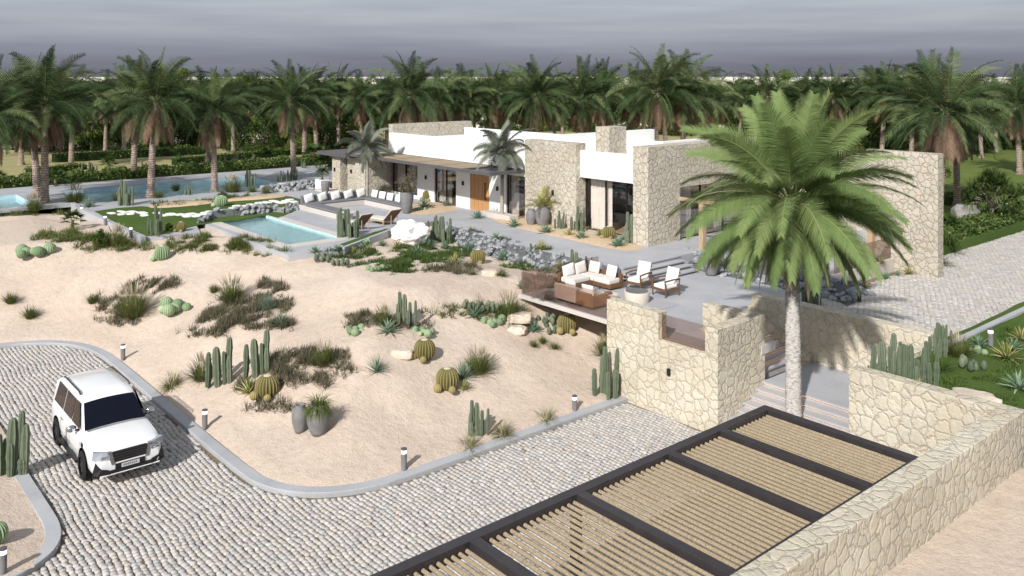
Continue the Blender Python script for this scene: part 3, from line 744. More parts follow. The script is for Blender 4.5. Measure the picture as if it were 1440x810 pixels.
# ------------------------------------------------------------------ dry rock banks
def rock_shape(r):
    vs = []; 
    import itertools
    bm = bmesh.new(); bmesh.ops.create_icosphere(bm, subdivisions=1, radius=1)
    for v in bm.verts:
        v.co *= rnd.uniform(.72,1.12)
    sx, sy, sz = rnd.uniform(.8,1.25), rnd.uniform(.8,1.2), rnd.uniform(.6,.95)
    rot = Matrix.Rotation(rnd.uniform(0,6.28),3,'Z') @ Matrix.Rotation(rnd.uniform(0,6.28),3,'X')
    vs = [rot @ Vector((v.co.x*sx*r, v.co.y*sy*r, v.co.z*sz*r)) for v in bm.verts]
    fs = [tuple(v.index for v in f.verts) for f in bm.faces]; bm.free(); return vs, fs
SHP = [rock_shape(1.0) for _ in range(24)]
def rocks(mb, a, b, za, zb, width, dirv, r=.14, dens=1.0, zbot=None):
    """bank of stones from line a-b (top, height za) falling towards dirv over width to height zb"""
    L = math.hypot(b[0]-a[0], b[1]-a[1]); hgt = math.hypot(za-zb, width); nn = int(L*hgt/(r*r*2.6)*dens)
    for _ in range(nn):
        t, s = rnd.random(), rnd.random(); x = a[0]+(b[0]-a[0])*t+dirv[0]*width*s; y = a[1]+(b[1]-a[1])*t+dirv[1]*width*s
        z = za+(zb-za)*s+rnd.uniform(-.04,.05); q = rnd.choice(SHP); k = r*rnd.uniform(.6,1.25); rz = rnd.uniform(0,6.28); c, sn = math.cos(rz)*k, math.sin(rz)*k
        mb.tint = rnd.random(); mb.add([(x+v.x*c-v.y*sn, y+v.x*sn+v.y*c, z+v.z*k) for v in q[0]], q[1])
def bank(segs, label, r=.14, core=True, dens=1.0):
    mb = MB()
    for a, b, za, zb, w, d in segs:
        rocks(mb, a, b, za, zb, w, d, r, dens)
        if core:
            mb.tint = .1; k = .05
            A = [(a[0],a[1],za-k),(b[0],b[1],za-k),(b[0]+d[0]*w,b[1]+d[1]*w,zb-k),(a[0]+d[0]*w,a[1]+d[1]*w,zb-k)]
            mb.add(A+[(x-d[0]*.02,y-d[1]*.02,z-.5) for x,y,z in A], [(0,1,2,3),(0,3,2,1),(3,2,6,7),(0,4,5,1)])
    o = tag(mb.build('rock_bank', M['rock'], world=True, loc=(segs[0][0][0],segs[0][0][1],segs[0][3])), label, 'rock wall'); return o
bank([((-41.4,29.3),(-34.2,28.15),3.0,2.1,.9,(-.15,-1)),((-34.2,28.15),(-27.2,28.25),3.0,1.95,.95,(0,-1))], 'long grey dry stone rock bank holding the house deck above the sandy planting', .15)
bank([((-27.3,28.25),(-25.9,28.25),3.0,2.38,.35,(0,-1))], 'short rough grey rock face behind the outdoor sofa beside the terrace steps', .17)
bank([((-26.9,33.8),(-19.0,33.85),3.02,2.4,1.3,(0,-1)),((-19.0,33.85),(-17.2,32.9),2.9,2.45,1.0,(-.1,-1)),((-19.0,33.9),(-18.2,34.5),2.9,2.4,.8,(1,-.2))], 'wide bank of pale grey rocks under the right terrace behind the big palm', .19)
bank([((-50.6,23.3),(-50.7,21.0),3.5,3.0,.55,(-1,.1)),((-50.7,21.0),(-50.5,19.3),3.5,3.0,.55,(-1,-.1)),((-50.5,21),(-50.5,22.9),3.5,3.0,.15,(1,0)),((-50.6,23.2),(-49.6,23.5),3.4,3.0,.3,(0,1)),((-50.7,19.4),(-49.3,18.5),3.35,2.7,.55,(-.5,-1))], 'curved pile of pale rocks at the far end of the small plunge pool', .19, True, 2.2)
bank([((-60.4,27.2),(-59.8,33.5),3.4,3.0,1.6,(1,0)),((-60.4,33.5),(-60.4,27.2),3.4,3.0,1.2,(-1,0))], 'low mound of dark grey rocks beside the long pool near the porch', .2)
bank([((-53.2,30.4),(-49.4,32.0),3.3,3.0,.5,(.3,-1))], 'low line of grey rocks edging the sand bed under the leftmost window', .16)
bank([((-51.1,24.3),(-50.6,24.9),3.4,3.0,.5,(1,.2))], 'small pile of pale rocks at the end of the sunken lounge', .15)
# sand beds at the foot of the house
def bed(pts, z, h, label=None):
    cx = sum(p[0] for p in pts)/len(pts); cy = sum(p[1] for p in pts)/len(pts); mb = MB(); n = len(pts)
    P = smoothpl(list(pts)+[pts[0]], 1)[:-1]; n = len(P)
    vs = [(x,y,z) for x,y in P]+[(cx+(x-cx)*.8, cy+(y-cy)*.8, z+h) for x,y in P]+[(cx,cy,z+h*1.2)]
    mb.add(vs, [(i,(i+1)%n,n+(i+1)%n,n+i) for i in range(n)]+[(n+i,n+(i+1)%n,2*n) for i in range(n)])
    return mb.build('sand_bed', M['bed_sand'], kind='structure', smooth='all')
def pxp(L, z=3.0): return [tuple(at(u,v,z))[:2] for u,v in L]
bed(pxp([(574,289),(600,283),(640,290),(643,295),(622,300),(585,303),(560,296)]), 3.004, .05)
bed(pxp([(684,303),(712,303),(742,306),(800,320),(845,333),(900,345),(905,352),(870,353),(800,337),(740,324),(700,313)]), 3.004, .06)
bed(pxp([(275,290),(320,281),(400,273),(405,277),(370,281),(320,284),(262,291),(215,294),(205,290),(240,284)]), 3.035, .10)
wallobj('planter_box', [(-41.0,-38.3,32.2,32.9,3.0,3.32)], M['pale_deck'], 'low white planter kerb in front of the facade right of the door', 'planter', .02)
wallobj('planter_box', [(-58.9,-57.7,30.4,31.0,3.0,3.75)], M['white'], 'white planter box with a green fan palm at the porch corner', 'planter', .02)
# grey retaining planter by the loungers
mb = MB(); A = [(-37.15,20.75),(-40.25,25.85)]
d_ = Vector((A[1][0]-A[0][0],A[1][1]-A[0][1])).normalized(); n_ = Vector((d_.y,-d_.x))
mb.prism([A[0],A[1],(A[1][0]-n_.x*.18,A[1][1]-n_.y*.18),(A[0][0]-n_.x*.18,A[0][1]-n_.y*.18)], 2.0, 3.16)
tag(mb.build('planter_wall', M['kerb'], world=True, loc=(A[0][0],A[0][1],2)), 'slanting grey concrete planter wall in front of the wooden loungers', 'planter wall')
sheet('planter_grass', [(-37.5,21.3),(-40.35,25.8),(-40.9,25.4),(-38.6,21.3)], 3.03, M['lawn'], .03)
# ------------------------------------------------------------------ plants
def frond(mb, base, az, el, L, droop, nl, ll, lw, tint, seg=9, vee=.35, hang=.35, rr=.02, lseg=2, tip=.35, roll=.75):
    rl = rnd.choice((-1,1))*rnd.uniform(.25, 1)*roll
    p = Vector(base); d = Vector((math.cos(az)*math.cos(el), math.sin(az)*math.cos(el), math.sin(el))); pts = [p.copy()]; ds = [d.copy()]
    for i in range(seg):
        d = (d+Vector((0,0,-1))*droop/seg*(.5+i/seg)).normalized(); p = p+d*L/seg; pts.append(p.copy()); ds.append(d.copy())
    mb.tint = min(1, tint+.25); mb.tube(pts, [rr*(1-.8*i/seg) for i in range(seg+1)], 3, False)
    for k in range(nl):
        t = .12+.88*(k+.5)/nl; f = t*seg; i = min(int(f), seg-1); q = pts[i].lerp(pts[i+1], f-i); dd = ds[i].lerp(ds[i+1], f-i).normalized()
        sd = dd.cross(Vector((0,0,1)))
        if sd.length < .08: sd = Vector((-math.sin(az),math.cos(az),0))
        sd.normalize(); up = sd.cross(dd); sd, up = sd*math.cos(rl)+up*math.sin(rl), up*math.cos(rl)-sd*math.sin(rl)
        prof = (.55+.45*math.sin(PI*min(1,t*1.15+.05)))*(1 if t < .8 else 1-(t-.8)*2.2)
        for s in (-1, 1):
            mb.tint = max(0, min(1, tint+rnd.uniform(-.09,.09)))
            dr = (sd*s*(1-.15*t)+dd*(tip+.5*t)+up*vee*rnd.uniform(.6,1.2)).normalized()
            mb.blade(q, dr, dd+up*.4*s*0+Vector((rnd.uniform(-.2,.2),rnd.uniform(-.2,.2),rnd.uniform(-.2,.2))), ll*prof*rnd.uniform(.85,1.1), lw, hang, lseg)
def rings(mb, h, r0, r1, n, lean=(0,0), step=.16, jag=.12):
    k = max(6, int(h/step)); prof = []
    vs = []; m = n
    rows = []
    for i in range(k):
        z0 = h*i/k; z1 = h*(i+.82)/k; r = r0+(r1-r0)*i/k
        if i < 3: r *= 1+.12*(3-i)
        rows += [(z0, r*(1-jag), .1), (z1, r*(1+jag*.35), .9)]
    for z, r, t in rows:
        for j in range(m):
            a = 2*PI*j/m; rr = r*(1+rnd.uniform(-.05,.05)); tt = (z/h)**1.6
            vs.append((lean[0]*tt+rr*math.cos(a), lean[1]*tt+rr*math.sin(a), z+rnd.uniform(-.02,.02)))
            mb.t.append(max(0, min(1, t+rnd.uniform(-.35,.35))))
    b = len(mb.v); mb.v += vs
    for i in range(len(rows)-1):
        for j in range(m): mb.f.append((b+i*m+j, b+i*m+(j+1)%m, b+(i+1)*m+(j+1)%m, b+(i+1)*m+j)); mb.mi.append(0)
def date_palm(name, h, lean, nf=40, L=3.5, nl=34, seed=1, leafm='palm_dark', barkm='bark', r0=.27, r1=.20, dead=.25, hero=False):
    global rnd
    rnd = random.Random(seed)
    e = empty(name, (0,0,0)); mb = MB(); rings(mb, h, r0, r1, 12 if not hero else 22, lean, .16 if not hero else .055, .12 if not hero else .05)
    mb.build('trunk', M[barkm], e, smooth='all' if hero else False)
    top = Vector((lean[0], lean[1], h)); cr = MB()
    for i in range(nf):
        f = i/nf; az = i*2.39996+rnd.uniform(-.2,.2)
        el = R((82-118*f**.85 if not hero else 84-120*f**.72)+rnd.uniform(-7,7)); ll = L*(.72+.28*math.sin(PI*min(1,f*1.1+.15)))*rnd.uniform(.9,1.08)
        tint = (.30 if not hero else .42)+rnd.uniform(-.22,.24)-(.05 if f>.5 else 0)
        if f > 1-dead: tint = rnd.uniform(.78,.98); el = R(-52+rnd.uniform(-14,8)); ll *= .85
        b = top+Vector((math.cos(az)*.12, math.sin(az)*.12, .25-.5*f))
        frond(cr, b, az, el, ll, (1.45+.7*f) if not hero else (.95+.85*f), nl, L*(.17 if not hero else .19), .095 if not hero else .036, tint, hang=.45 if f < .6 else .7, vee=.35-.45*f, rr=.03, tip=.35 if not hero else .55, roll=.8 if not hero else 1.0)
    cr.build('crown', M[leafm], e)
    return e
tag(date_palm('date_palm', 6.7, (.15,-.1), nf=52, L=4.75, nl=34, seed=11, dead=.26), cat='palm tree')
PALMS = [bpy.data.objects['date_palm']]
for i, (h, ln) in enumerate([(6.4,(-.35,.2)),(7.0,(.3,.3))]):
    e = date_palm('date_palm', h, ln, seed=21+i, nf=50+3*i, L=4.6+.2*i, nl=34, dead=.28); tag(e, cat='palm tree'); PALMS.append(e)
def palm_at(k, u, vb, vtop, label, rz, group=None, z=2.88):
    p = at(u, vb, z); hgt = (vb-vtop)/ppm(vb, z)
    base = [10.3,9.9,10.8][k]
    place(PALMS[k], (p.x,p.y,z-.05), rz, hgt/base, label, group)
GP = 'date palms round the garden'
near = [
 (0,63,287,72,'left twin trunk date palm standing in the bed beside the small pool',.3),
 (1,52,280,88,'slim date palm leaning behind the twin palm by the small pool',2.1),
 (2,212,277,70,'tall date palm growing in front of the long pool, just left of the lawn cactus',1.0),
 (1,188,252,90,'date palm in the hedge line behind the long pool',4.0),
 (0,302,270,99,'date palm at the near edge of the long pool above the sandy bed',5.1),
 (2,413,250,86,'date palm beside the grey rocks at the right end of the long pool',2.7),
 (0,428,228,92,'slimmer date palm right behind the palm by the grey rocks',.8),
 (1,477,208,96,'date palm behind the porch with its trunk showing over the roof',1.9),
 (0,577,243,76,'full date palm directly behind the left end of the villa roof',3.6),
 (2,757,240,80,'date palm behind the white roof, right of the grey courtyard palm',4.4),
 (1,822,238,88,'date palm just left of the stone chimney behind the villa',.5),
 (2,922,250,65,'largest date palm behind the villa, rising over the white roof block',1.2),
 (0,960,245,74,'date palm immediately right of the largest one behind the villa',2.2),
 (2,1320,315,72,'big date palm right behind the tall stone wall at the right',5.6),
 (1,1303,300,86,'slim date palm partly hidden by the tall stone wall',3.0),
 (0,1346,290,104,'leaning date palm beside the grey boulder on the right lawn',4.9),
 (1,1434,245,98,'date palm cut by the right edge of the view',.2),
 (1,-8,300,92,'date palm cut by the left edge of the view',1.4),
 (0,100,236,95,'date palm behind the dry meadow left of the tallest pool palm',2.2),
 (2,292,240,96,'shaded date palm on the dry meadow behind the long pool',0.4),
]
for k,u,vb,vt,lab,rz in near: palm_at(k,u,vb,vt,lab,rz,GP)
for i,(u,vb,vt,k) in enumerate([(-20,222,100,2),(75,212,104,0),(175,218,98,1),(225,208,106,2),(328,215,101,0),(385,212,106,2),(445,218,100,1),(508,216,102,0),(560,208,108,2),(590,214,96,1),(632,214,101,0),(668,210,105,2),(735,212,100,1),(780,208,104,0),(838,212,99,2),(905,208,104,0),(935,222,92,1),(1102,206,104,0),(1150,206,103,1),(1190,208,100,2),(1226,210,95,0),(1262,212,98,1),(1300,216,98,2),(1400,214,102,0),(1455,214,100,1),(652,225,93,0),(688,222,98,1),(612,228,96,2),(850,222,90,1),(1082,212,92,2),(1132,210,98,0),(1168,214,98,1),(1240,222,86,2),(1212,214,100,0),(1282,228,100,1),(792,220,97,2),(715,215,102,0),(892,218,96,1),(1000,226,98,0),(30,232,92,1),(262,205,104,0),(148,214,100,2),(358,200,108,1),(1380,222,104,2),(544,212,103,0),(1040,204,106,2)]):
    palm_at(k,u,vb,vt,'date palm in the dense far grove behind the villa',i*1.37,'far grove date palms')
# big foreground palm
hero = date_palm('large_date_palm', 7.55, (-.05,-.05), nf=88, L=4.0, nl=130, seed=5, leafm='palm_hero', barkm='bark_grey', r0=.26, r1=.19, dead=.13, hero=True)
hp_ = at(1116, 626, 0.0); hero.location = (hp_.x,hp_.y,-.05); tag(hero, 'very large bright green palm with a grey trunk rising from the lower stairs', 'palm tree')
# grey feather palms in front of the house
def feather(name, h, seed):
    global rnd
    rnd = random.Random(seed); e = empty(name); mb = MB(); mb.tube([(0,0,0),(.03,.02,h*.5),(0,0,h)], [.13,.10,.08], 10); mb.build('trunk', M['pale_trunk'], e, smooth=True)
    mb = MB(); mb.tube([(0,0,h),(0,0,h+.45)], [.085,.06], 8); mb.build('crownshaft', M['agave'], e, smooth=True)
    c = MB()
    for i in range(20):
        f = i/20; frond(c, (0,0,h+.4), i*2.4+rnd.uniform(-.2,.2), R(80-100*f+rnd.uniform(-6,6)), 2.3*rnd.uniform(.85,1.1), 1.5+.5*f, 44, .56, .062, .4+rnd.uniform(-.2,.25), hang=.7, vee=.15, rr=.02)
    c.build('crown', M['palm_grey'], e); return e
p = at(516,282,3.0); e = feather('feather_palm', 3.25, 3); tag(e, 'grey feather palm with a slim trunk at the left end of the slatted canopy', 'palm tree'); e.location = (p.x,p.y,3)
e = feather('feather_palm', 3.6, 4); tag(e, 'grey feather palm rising through the canopy right of the wooden door', 'palm tree'); e.location = (-39.35,32.5,3.0)
# fan palms
def fan(name, h, r, seed, n=16, m='tree'):
    global rnd
    rnd = random.Random(seed); e = empty(name); mb = MB(); mb.tube([(0,0,-.1),(0,0,h)], [.12,.09], 8); mb.build('trunk', M['trunk'], e)
    c = MB()
    for i in range(n):
        az = i*2.4; el = R(75-85*i/n); d = Vector((math.cos(az)*math.cos(el), math.sin(az)*math.cos(el), math.sin(el))); b = Vector((0,0,h)); q = b+d*r*.55
        c.tint = .4; c.tube([b,q], .012, 3, False); sd = Vector((-math.sin(az),math.cos(az),0)); up = sd.cross(d)
        t0 = rnd.uniform(.2,.8)
        for k in range(13):
            a = R(-100+200*k/12); dr = d*math.cos(a)+sd*math.sin(a)+up*.1; c.tint = max(0,min(1,t0+rnd.uniform(-.1,.1))); c.blade(q, dr, up.cross(dr)+up*.3, r*.5, r*.085, .35, 2)
    c.build('crown', M[m], e); return e
# broadleaf trees
def tree(name, h, w, seed, m='tree', n=46, per=75, leaf_s=.20, low=.25, trunk='trunk'):
    global rnd
    rnd = random.Random(seed); e = empty(name); t = MB(); t.tube([(0,0,-.2),(.1,0,h*.3),(0,.1,h*.6)], [h*.028,h*.022,h*.013], 8)
    cl = []
    for i in range(n):
        a = rnd.uniform(0,6.28); z = rnd.uniform(low,1); rr = math.sqrt(max(.05,1-((z-low)/(1-low)*1.6-.6)**2))*rnd.uniform(.35,1)
        cl.append((Vector((math.cos(a)*w/2*rr, math.sin(a)*w/2*rr, h*z)), rnd.uniform(.35,.75)*w/5, rnd.uniform(.1,.85)))
    for c, s, _ in cl[:9]: t.tube([(0,0,h*.3),(c.x*.5,c.y*.5,(h*.35+c.z)/2),tuple(c)], [h*.012,h*.008,h*.003], 5)
    t.build('trunk', M[trunk], e); cr = MB()
    for c, s, tt in cl:
        for k in range(per):
            v = Vector((rnd.gauss(0,1),rnd.gauss(0,1),rnd.gauss(0,.75))).normalized()*s*rnd.random()**.4; q = c+v
            d = (v.normalized()+Vector((rnd.uniform(-.8,.8),rnd.uniform(-.8,.8),rnd.uniform(-.6,.5)))).normalized(); sd = d.cross(Vector((rnd.uniform(-1,1),rnd.uniform(-1,1),rnd.uniform(-1,1)))).normalized()
            L = leaf_s*rnd.uniform(.7,1.4); cr.tint = max(0,min(1,tt+rnd.uniform(-.2,.2))); b = len(cr.v)
            cr.add([q, q+d*L*.5+sd*L*.28, q+d*L, q+d*L*.5-sd*L*.28], [(0,1,2,3)])
    cr.build('crown', M[m], e); return e
TREES = [tree('broadleaf_tree', 7.6, 7.4, 31, 'tree', 70, 110, .27, .03), tree('broadleaf_tree', 7.8, 6.4, 32, 'tree_lime', 64, 110, .27, .05), tree('broadleaf_tree', 6.2, 7.2, 33, 'tree', 70, 110, .25, .02), tree('broadleaf_tree', 5.0, 5.6, 34, 'tree_lime', 50, 100, .22, .02)]
for t_ in TREES: tag(t_, cat='tree')
FORL = ['dark broad crowned tree in the far wood', 'yellow green tree in the far wood', 'low dark spreading tree in the far wood', 'small lime green tree in the far wood']
r2 = random.Random(99)
row = 0
for v_, step, off, smin in ((211,30,6,.62),(203,40,0,.88),(188,38,20,.97),(172,34,8,1.05),(158,30,14,1.15)):
    u = -60+off
    while u < 1500:
        uu = u+r2.uniform(-14,14); vv = v_+r2.uniform(-4,4); p = at(uu, vv, 2.88); k = r2.choice([0,0,0,2,2,1,0,0] if row > 1 else [0,2,2,1,2,3,0])
        if not (row < 2 and (uu > 880 and uu < 1030)):
            if not (540 < uu < 1040 and row < 2): place(TREES[k], (p.x,p.y,2.85), r2.uniform(0,6.28), smin*r2.uniform(.82,1.12), FORL[k], 'broadleaf trees of the far wood')
        u += step
    row += 1
# feature trees
e = tree('conical_tree', 5.6, 3.6, 41, 'tree_lime', 40, 70, .22, .1); tag(e, 'yellow green bushy tree between the palms behind the long pool', 'tree'); p = at(128,213,2.88); e.location = p
e = tree('round_tree', 5.2, 4.6, 42, 'tree', 40, 80, .2, .3); tag(e, 'dark round tree on pale ground right of the largest palm', 'tree'); p = at(984,206,2.88); e.location = p
e = tree('willowy_tree', 7.4, 4.2, 43, 'tree_lime', 44, 70, .22, .3); tag(e, 'light green loose tree behind the upper fronds of the big foreground palm', 'tree'); p = at(1020,200,2.88); e.location = p
# hedges
def hedge(name, a, b, w, h, z, label, m='hedge', dens=150, seed=1, leaf_s=.17):
    r = random.Random(seed); mb = MB(); A = Vector(a); B = Vector(b); d = (B-A).normalized(); n = Vector((-d.y,d.x)); L = (B-A).length
    mb.tint = .1; mb.prism([A-n*w*.38,B-n*w*.38,B+n*w*.38,A+n*w*.38] and [tuple(A-n*w*.36),tuple(B-n*w*.36),tuple(B+n*w*.36),tuple(A+n*w*.36)], z, z+h*.78)
    for _ in range(int(L*dens)):
        s = r.random()*L; t = r.uniform(-1,1); hh = h*(1-.35*abs(t)**3)*(1+.12*math.sin(s*2.1)+.08*math.sin(s*5.3)); q = A+d*s+n*t*w*.5; zz = z+hh*(r.random()**.45)
        dr = Vector((r.gauss(0,.6),r.gauss(0,.6),r.uniform(.1,1))).normalized(); sd = dr.cross(Vector((r.uniform(-1,1),r.uniform(-1,1),r.uniform(-1,1)))).normalized(); ll = leaf_s*r.uniform(.7,1.5)
        mb.tint = r.uniform(.15,1)**1.2; q3 = Vector((q.x,q.y,zz)); mb.add([q3,q3+dr*ll*.5+sd*ll*.22,q3+dr*ll,q3+dr*ll*.5-sd*ll*.22], [(0,1,2,3)])
    o = mb.build(name, M[m], world=True, loc=(A.x,A.y,z)); return tag(o, label, 'hedge')
hedge('hedge', (-75.3,8), (-75.3,40.5), 1.6, .95, 2.86, 'long clipped green hedge behind the pools', seed=2, dens=330, leaf_s=.22)
hedge('hedge', (-20.1,45.2), (-20.1,68), 1.9, .85, 2.6, 'leafy hedge running along the upper cobbled road at the right', seed=3, dens=420)
a, b = at(245,232,2.88), at(432,216,2.88)
hedge('hedge', (a.x,a.y), (b.x,b.y), 1.4, .8, 2.86, 'dark low hedge on the far side of the dry meadow, right part', 'tree', seed=4, dens=160)
a, b = at(75,228,2.88), at(290,216,2.88)
hedge('hedge', (a.x,a.y), (b.x,b.y), 2.0, 1.0, 2.86, 'dark low hedge on the far side of the dry meadow, left part', 'tree', seed=5, dens=160)
a, b = at(40,245,2.88), at(118,238,2.88)
hedge('hedge', (a.x,a.y), (b.x,b.y), 1.5, .6, 2.86, 'short dark hedge piece on the dry meadow behind the pool hedge', 'tree', seed=6, dens=160)
a, b = at(1325,288,2.88), at(1460,270,2.88)
hedge('hedge', (a.x,a.y), (b.x,b.y), 1.2, .7, 2.86, 'second leafy hedge across the right lawn behind the round tree', seed=7, dens=220)
# cacti
def column_cactus(name, cols, seed, m='cactus'):
    r = random.Random(seed); mb = MB()
    for (x,y,h,rr) in cols:
        mb.tint = r.uniform(.25,.6); lx, ly = r.uniform(-.05,.05)*h, r.uniform(-.05,.05)*h; n = 21; k = 9; vs = []
        for i in range(k+1):
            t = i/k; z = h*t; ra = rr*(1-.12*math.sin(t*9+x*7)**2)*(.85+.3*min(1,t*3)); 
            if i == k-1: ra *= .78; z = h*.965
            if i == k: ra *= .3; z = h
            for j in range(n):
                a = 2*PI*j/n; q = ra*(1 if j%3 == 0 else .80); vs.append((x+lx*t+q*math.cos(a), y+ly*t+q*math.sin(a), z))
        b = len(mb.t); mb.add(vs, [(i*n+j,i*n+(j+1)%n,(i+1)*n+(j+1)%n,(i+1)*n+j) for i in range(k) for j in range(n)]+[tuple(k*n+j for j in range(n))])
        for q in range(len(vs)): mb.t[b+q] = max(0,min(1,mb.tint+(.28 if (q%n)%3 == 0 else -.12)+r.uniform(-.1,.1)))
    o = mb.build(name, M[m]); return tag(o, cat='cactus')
def rc(n, w, h, seed, rr=.11):
    r = random.Random(seed); return [(r.uniform(-w,w), r.uniform(-w,w)*.6, h*r.uniform(.45,1) if i else h, rr*r.uniform(.75,1.15)) for i in range(n)]
CC = [column_cactus('columnar_cactus', [(-.45,0,1.35,.10),(-.42,.12,.9,.09),(-.05,0,1.55,.15),(.30,.10,1.9,.12),(.42,0,1.2,.10),(.22,.02,1.4,.08)], 1),
      column_cactus('columnar_cactus', [(-.5,0,1.3,.09),(-.30,.05,1.9,.11),(-.05,.0,1.75,.13),(.25,.1,1.3,.09),(.5,.0,1.4,.08),(.12,-.1,.9,.1),(-.4,-.1,.8,.1)], 2),
      column_cactus('columnar_cactus', rc(13,.75,1.9,3), 3), column_cactus('columnar_cactus', rc(8,.5,1.9,5,.10), 4),
      column_cactus('saguaro_cactus', [(0,0,1.7,.15),(.0,-.1,1.0,.1),(.35,0,1.5,.12),(.3,0,.5,.12),(-.32,0,1.3,.11),(.2,.1,1.9,.10),(-.2,.1,1.1,.1)], 5)]
def ellip(mb, c, rx, ry, rz_, n=16, k=9, ribs=0, depth=.12):
    vs = []
    for i in range(k+1):
        a = -PI/2+PI*i/k
        for j in range(n):
            b = 2*PI*j/n; f = (1-depth*(.5-.5*math.cos(ribs*b))) if ribs else 1
            vs.append((c[0]+rx*math.cos(a)*math.cos(b)*f, c[1]+ry*math.cos(a)*math.sin(b)*f, c[2]+rz_*math.sin(a)))
    b = len(mb.t); mb.add(vs, [(i*n+j,i*n+(j+1)%n,(i+1)*n+(j+1)%n,(i+1)*n+j) for i in range(k) for j in range(n)])
    if ribs:
        for q in range(len(vs)): mb.t[b+q] = max(0,min(1, mb.tint+(.35 if (q%n)*ribs%n == 0 else -.15)))
def barrel(name, m, seed, pups=2):
    r = random.Random(seed); e = empty(name); n = 80; mb = MB(); k = 10; vs = []; b0 = len(mb.v)
    for i in range(k+1):
        a = -PI/2+PI*i/k; zz = .36+.42*math.sin(a)
        for j in range(n):
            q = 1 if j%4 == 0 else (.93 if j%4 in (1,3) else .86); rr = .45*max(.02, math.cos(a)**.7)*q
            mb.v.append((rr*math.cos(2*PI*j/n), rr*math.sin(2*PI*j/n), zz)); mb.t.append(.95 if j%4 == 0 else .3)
    for i in range(k):
        for j in range(n): mb.f.append((i*n+j,i*n+(j+1)%n,(i+1)*n+(j+1)%n,(i+1)*n+j)); mb.mi.append(0)
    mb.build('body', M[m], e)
    mb = MB(); ellip(mb, (0,0,.735), .17,.17,.06,14,6); mb.build('woolly_cap', M['wool'], e, smooth='all')
    for i in range(pups):
        a = -1.0+i*1.0+r.uniform(-.1,.1); s = .17-.03*i; mb = MB(); mb.tint = .75; ellip(mb, (math.cos(a)*.52, math.sin(a)*.52, s*.8), s,s,s,24,8,12,.1); mb.build('pup', M[m], e)
    return tag(e, cat='cactus')
BAR = barrel('barrel_cactus', 'gold', 1); BARG = barrel('green_barrel_cactus', 'pads', 2, 1)
def balls(name, n, m, seed, upright=False):
    r = random.Random(seed); mb = MB()
    for i in range(n):
        a = i*2.4; d = .16*math.sqrt(i)*1.35; s = r.uniform(.15,.25)*(1 if not upright else .8); mb.tint = r.uniform(.25,.8)
        if upright: ellip(mb, (math.cos(a)*d, math.sin(a)*d, s*1.3+.1*r.random()), s*.8,s*.8,s*1.35,36,8,12,.15)
        else: ellip(mb, (math.cos(a)*d*1.15, math.sin(a)*d*1.0, s*.72), s,s*.95,s*.95,48,9,16,.12)
    o = mb.build(name, M[m], smooth='all'); return tag(o, cat='cactus')
BALL = balls('round_cactus', 7, 'pads', 3); PADS = balls('clump_cactus', 9, 'cactus', 4, True)
# rosettes and tufts
def rosette(name, n, L, w, m, seed, e0=80, e1=12, bend=.25, fold=.35, t0=.5, tv=.2, seg=4, cat='agave', edge=None):
    r = random.Random(seed); mb = MB()
    for i in range(n):
        f = i/n; az = i*2.39996; el = R(e0+(e1-e0)*f+r.uniform(-5,5)); d = Vector((math.cos(az)*math.cos(el), math.sin(az)*math.cos(el), math.sin(el)))
        mb.tint = max(0, min(1, t0+r.uniform(-tv,tv))); mb.blade((d.x*.03,d.y*.03,.02), d, (-math.sin(az),math.cos(az),0), L*r.uniform(.85,1.1), w, bend*r.uniform(.5,1.5), seg, 1.0, fold)
    o = mb.build(name, M[m]); return tag(o, cat=cat)
AGA = rosette('agave', 26, .62, .13, 'agave', 1, 78, 8, .15); AGB = rosette('agave', 30, .60, .10, 'agave', 2, 80, 15, .5, t0=.75)
SPK = rosette('spiky_agave', 60, .62, .035, 'agave', 3, 85, 5, .12, t0=.45, seg=2)
YUC = rosette('variegated_yucca', 44, .50, .06, 'yucca', 4, 85, 10, .35, t0=.55, tv=.45, cat='yucca')
def tuft(name, n, L, w, m, seed, bend, t0, tv, spread=.12, e0=88, e1=30, tips=None, cat='grass tuft'):
    r = random.Random(seed); mb = MB()
    for i in range(n):
        az = r.uniform(0,6.28); el = R(r.uniform(e1,e0)); d = Vector((math.cos(az)*math.cos(el), math.sin(az)*math.cos(el), math.sin(el))); a2 = az+r.uniform(-.6,.6); rr = spread*r.random()**.5
        mb.tint = max(0, min(1, t0+r.uniform(-tv,tv))); mb.blade((rr*math.cos(a2),rr*math.sin(a2),-.02), d, (-math.sin(az),math.cos(az),0), L*r.uniform(.6,1.1), w, bend*r.uniform(.5,1.4), 3)
    if tips:
        for i in range(tips):
            az = r.uniform(0,6.28); el = R(r.uniform(60,88)); d = Vector((math.cos(az)*math.cos(el), math.sin(az)*math.cos(el), math.sin(el))); mb.tint = .97
            b = d*L*.8; mb.blade(b, d, (-math.sin(az),math.cos(az),0), L*.45, w*2.2, .4, 3)
    o = mb.build(name, M[m]); return tag(o, cat=cat)
TUF = tuft('grass_tuft', 260, .62, .016, 'grass', 1, .9, .42, .3); TUB = tuft('tall_grass_tuft', 520, 1.0, .022, 'grass', 2, .5, .38, .28, .3, tips=40)
TUR = tuft('dry_grass_tuft', 320, .62, .014, 'grass', 3, 1.1, .62, .3, .15, 88, 15); TUG = tuft('fresh_grass_tuft', 240, .55, .018, 'grass', 4, .6, .25, .25, .12, 88, 40)
LIL = tuft('strap_leaf_plant', 160, .8, .035, 'hedge', 5, 1.2, .4, .3, .15, 88, 25, cat='plant')
BUSH = tree('round_bush', 1.0, 1.1, 61, 'tree', 26, 60, .085, .12); tag(BUSH, cat='bush')
BUSHG = tree('pale_bush', .8, .9, 62, 'scrub', 24, 50, .07, .12, 'trunk'); tag(BUSHG, cat='bush')
